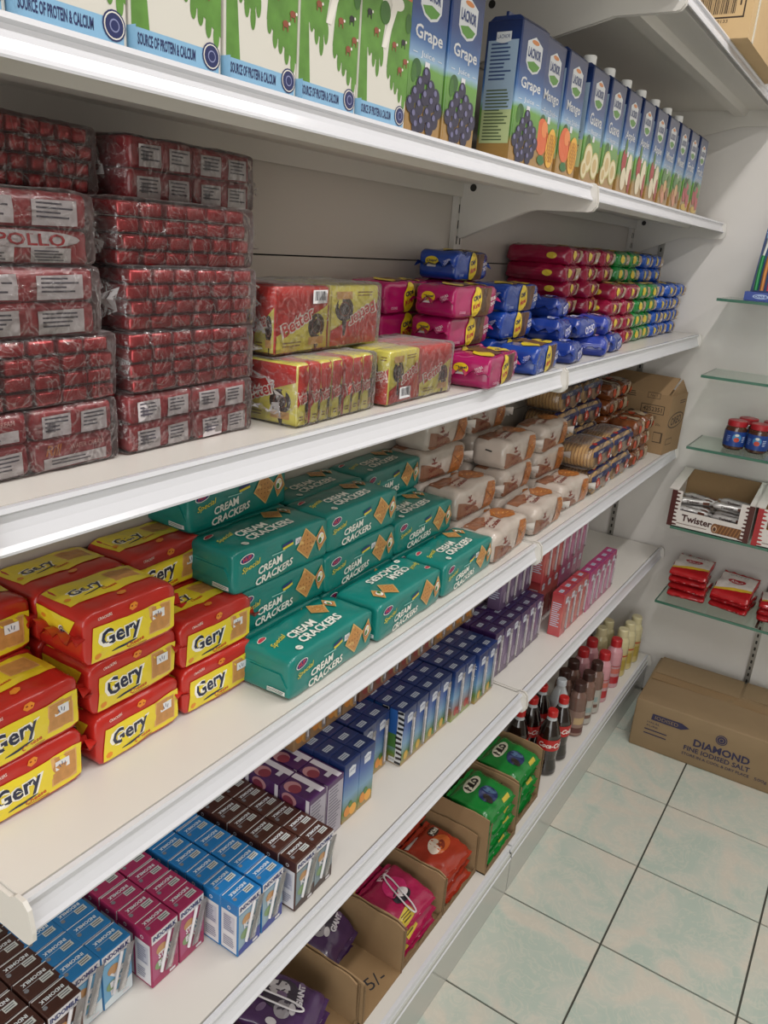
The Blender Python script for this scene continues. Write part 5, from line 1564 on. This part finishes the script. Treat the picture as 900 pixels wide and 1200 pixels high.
# jars
def jar_kind():
    mb = MB(); glass = M('jar_contents', '#4a2c20', .1, coat=.8, var=.4, scale=60)
    mb.lathe([(.026, 0), (.031, .005), (.032, .02), (.032, .058), (.030, .068), (.026, .073)], glass, 24)
    lid = MB(); lid.lathe([(.0275, 0), (.0285, .002), (.0285, .015), (.026, .0175)], M('red_lid', '#a8232c', .35, coat=.2), 24)
    r = .0325; lb = MB(); lb.lathe([(r, .012), (r, .058)], P('#1f3f86', .3), 24, caps=False)
    a = Art(); a.ell(0, .004, .026, .026, P('#3f86b8'), 1).ell(0, -.002, .017, .014, P('#b8402c'), 2).ell(0, .012, .012, .008, P('#d8d4cc'), 2).lines(.022, 0, .012, .02, 4, P('#b8c4d8'), 1).lines(-.024, 0, .012, .02, 4, P('#8aa0d0'), 1)
    def D(p):
        ang = p[1] / r - 1.5
        return ((r + p[0]) * math.cos(ang), (r + p[0]) * math.sin(ang), .035 + p[2])
    a.put(lb, 'F', (0, 0, 0), D, .006)
    return Kind('spread_jar', 'jar', mb.mesh('spread_jar'), [('lid', lid.mesh('lid'), (0, 0, .0715)), ('paper_label', lb.mesh('paper_label'), (0, 0, 0))])
JK = jar_kind()
for lab, x, y, r in (('front jar at the left', .193, .79, .25), ('front jar cut by the right edge', .259, .79, 0), ('rear jar at the left', .213, .862, 0), ('rear jar at the right', .284, .862, 0)):
    JK.place('blue labelled jar with red lid, ' + lab, (x, y, .9755), r, 'blue labelled jars')

# wafer roll boxes
def roll_box(x0, x1, label, red, full):
    wht, choc, rd = M('white_box_board', '#d6d0ca', .45), P('#4a1c16'), P('#a3262a')
    dk = rd if red else choc
    y0, y1, H = .702, .893, .118
    W = x1 - x0
    o = thing('wafer_roll_box', None, label, 'display box', (x0, y0, .7125), (0, 0, 0))
    t = .003
    b = MB(); b.box(0, W, 0, y1 - y0, 0, t, kraft_in); part('box_bottom', b.mesh('box_bottom'), o)
    f = MB(); lo = .052
    f.prism([(0, 0), (W, 0), (W, H), (W * .84, H), (W * .84, lo), (W * .13, lo + .004), (W * .13, H), (0, H)], 'y', 0, t, wht)
    a = Art()
    def dripedge(xe, s, c):
        a.rect(xe + s * .008, H / 2, .016, H, c, 1)
        rr = random.Random(int(xe * 999))
        for k in range(9):
            l = rr.uniform(.002, .012)
            a.ell(xe + s * (.014 + l / 2), .008 + .0127 * k, l + .012, .0065, c, 2, 0, 10)
    dripedge(0, 1, dk); dripedge(W, -1, choc if not red else rd)
    a.text('Twister', W * .36, lo - .018, .022, P('#3c1714'), 3, W * .38, -.02, .03).lines(W * .32, .014, W * .4, .006, 1, P('#8a7a74'), 2)
    a.rect(W * .74, .024, W * .32, .030, P('#6a4222'), 3, .0).ell(W * .59, .024, .022, .032, P('#7d5230'), 4).ell(W * .59, .022, .013, .020, P('#c8a88a'), 5).ell(W * .59, .021, .009, .014, P('#4a2a1a'), 6)
    for k in range(7): a.rect(W * (.64 + .04 * k), .024, .0025, .030, P('#9a6a3c'), 5, -.3)
    q = MB()
    a2 = MB(); 
    for it in a.it:
        pass
    a.put(f, 'L', (0, 0, 0))
    part('front_panel', f.mesh('front_panel'), o)
    Hs, Hb = .118, .150
    for nm, xx in (('l', 0), ('r', W - t)):
        s = MB(); s.prism([(t, 0), (y1 - y0, 0), (y1 - y0, Hb), (t, Hs)], 'x', xx, xx + t, wht); s.prism([(t + .001, Hs), (y1 - y0, Hb), (y1 - y0, Hb + .002), (t, Hs + .002)], 'x', xx - .012 if nm == 'l' else xx - .014, xx + .017 if nm == 'l' else xx + .004, wht)
        part('side_panel', s.mesh('side_panel'), o)
    k = MB(); k.box(0, W, y1 - y0 - t, y1 - y0, 0, Hb, kraft_in); part('back_panel', k.mesh('back_panel'), o)
roll_box(.062, .306, 'open white display box of wafer rolls with chocolate drips', False, True)
roll_box(.315, .559, 'white display box with red drips cut by right edge', True, False)
def stick_kind():
    d = (.024, .105, .016); D = shaper(d, .006, (.001, 0, .001), .002, 50, 5, .5)
    sil = M('silver_wrapper', '#b9b6b4', .25, metal=.3, coat=.4, var=.15, scale=40, bump=.2)
    mb = MB(); gridbody(mb, d, sil, D, (3, 8, 3), .004)
    a = Art(); a.text('Twister', 0, 0, .010, P('#3a2a28'), 2, .04, 0, .03).rect(.038, 0, .02, .012, P('#5a3222'), 1).put(mb, 'T', d, D, .01)
    a = Art(); a.text('Twister', -.01, 0, .009, P('#3a2a28'), 2, .04, 0, .03).rect(.03, 0, .02, .01, P('#5a3222'), 1).put(mb, 'F', d, D, .01)
    fin = fin_mesh(.022, .012, .002, sil, 6, 3)
    return Kind('wafer_roll', 'wafer roll', mb.mesh('wafer_roll'), [('end_seal', fin, (0, -.051, .008)), ('end_seal', fin, (0, .051, .008), (0, 0, PI))])
TK = stick_kind()
rr = random.Random(5); n = 0
for lay in range(3):
    for c in range(2):
        for r in range(4):
            n += 1
            TK.place('silver wrapped wafer roll, %s layer, %s row, %s side of open box' % (LEV[lay], NTH[r], ('left', 'right')[c]), (.124 + .116 * c, .73 + .036 * r + .008 * (lay % 2), .7165 + .0215 * lay), (rr.uniform(-.06, .06), 0, -PI / 2 + rr.uniform(-.09, .09)), 'silver wafer rolls')
for k, (x, y, a) in enumerate(((.125, .765, .35), (.135, .80, -.25), (.232, .755, .15), (.245, .80, -.1))):
    TK.place('silver wrapped wafer roll lying loose on top, %s from left' % NTH[k], (x, y, .782 + .004 * k), (0, .0, -PI / 2 + a), 'silver wafer rolls')

# candy pouches on the lowest glass shelf
def art_candy(a):
    a.poly([(-.055, -.034), (.055, -.008), (.055, .060), (-.055, .060)], P('#d3cac3'), 1)
    a.poly([(-.055, -.044), (.055, -.020), (.055, -.008), (-.055, -.034)], P('#cfa832'), 2)
    a.ell(.0, .012, .056, .022, P('#a8222c'), 3).text('Alteza', .0, .012, .011, P('#e6dcd8'), 4, .038, 0, .02).text('CANDY', .0, .042, .010, P('#7a7474'), 3, .06)
CP = [pouch_kind('candy_pouch', 'candy bag', '#ab1f24', art_candy, s, (.125, .118, .022), 'red_candy_film', fin=True) for s in (101, 102)]
ZC = .4505
for k, lv in enumerate(('bottom', 'second', 'third', 'top')):
    CP[k % 2].place('red and white candy bag, %s of the left stack' % lv, (.152 + .004 * math.sin(k * 2), .822, ZC + .025 * k + (.012 if k == 3 else 0)), (0, .22 if k == 3 else 0, -PI / 2 + .07 * math.sin(k * 3 + 1)), 'red candy bags')
for k, lv in enumerate(('bottom', 'middle', 'top')):
    CP[(k + 1) % 2].place('red and white candy bag, %s of the short stack' % lv, (.292, .825, ZC + .022 * k + (.014 if k == 2 else 0)), (0, .38 if k == 2 else 0, -PI / 2 - .12), 'red candy bags')
for k, lv in enumerate(('bottom', 'second', 'top')):
    CP[k % 2].place('red and white candy bag, %s of stack at right edge' % lv, (.43, .825, ZC + .021 * k), (0, 0, -PI / 2 + .1), 'red candy bags')

# toothbrush stand
def brushes():
    o = thing('toothbrush_stand', None, 'blue cardboard toothbrush display stand on the top glass shelf', 'display stand', (.14, .742, 1.4185), (0, 0, .06))
    blue, lb, wht = M('blue_card', '#1f3f95', .35, coat=.2), P('#2f7ac0'), P('#c8d4e8')
    b = MB(); b.box(0, .12, 0, .07, 0, .024, blue); a = Art(); a.ell(.044, .012, .044, .013, P('#9fb4dc'), 1).text('Oral-B', .044, .012, .007, P('#28408c'), 2, .034, 0, .03).put(b, 'L', (0, 0, 0))
    part('stand_base', b.mesh('stand_base'), o)
    k = MB(); k.prism([(.008, .024), (.12, .024), (.12, .222), (.026, .222), (.020, .216), (.018, .19)], 'y', .055, .058, P('#33548f', .35)); k.box(.022, .12, .0535, .0555, .185, .222, lb)
    part('backing_card', k.mesh('backing_card'), o)
    part('header_print', (lambda mb: (Art().text('A', .04, .204, .02, wht, 1).rect(.06, .188, .08, .004, P('#9fc0e8'), 1).put(mb, 'L', (0, 0, 0)), mb)[1].mesh('header_print'))(MB()), o, (0, .053, 0))
    for i, (x, c, nm) in enumerate(((.022, '#1f8a4a', 'green'), (.038, '#c8803a', 'orange'), (.056, '#d0506a', 'pink'), (.074, '#2f86b8', 'blue'))):
        t = MB(); hm = M('brush_' + nm, c, .3, coat=.4)
        t.tube([(0, 0, .004), (.0, -.001, .05), (.001, .001, .09), (.002, 0, .10)], .0055, hm, 8)
        t.tube([(.002, 0, .10), (.005, .002, .125), (.006, .003, .15)], .0034, M('brush_white', '#d8dcd8', .3), 8)
        br = thing('toothbrush', t.mesh('toothbrush'), '%s handled toothbrush upright in the display stand' % nm, 'toothbrush', (.14 + x, .772, 1.4430), (0, 0, .0))
        hd = MB(); hd.box(-.005, .005, -.006, .002, 0, .026, M('brush_white')); hd.box(-.005, .005, -.014, -.006, .001, .025, P('#8fb0c8'))
        part('brush_head', hd.mesh('brush_head'), br, (.007, .003, .146))
brushes()
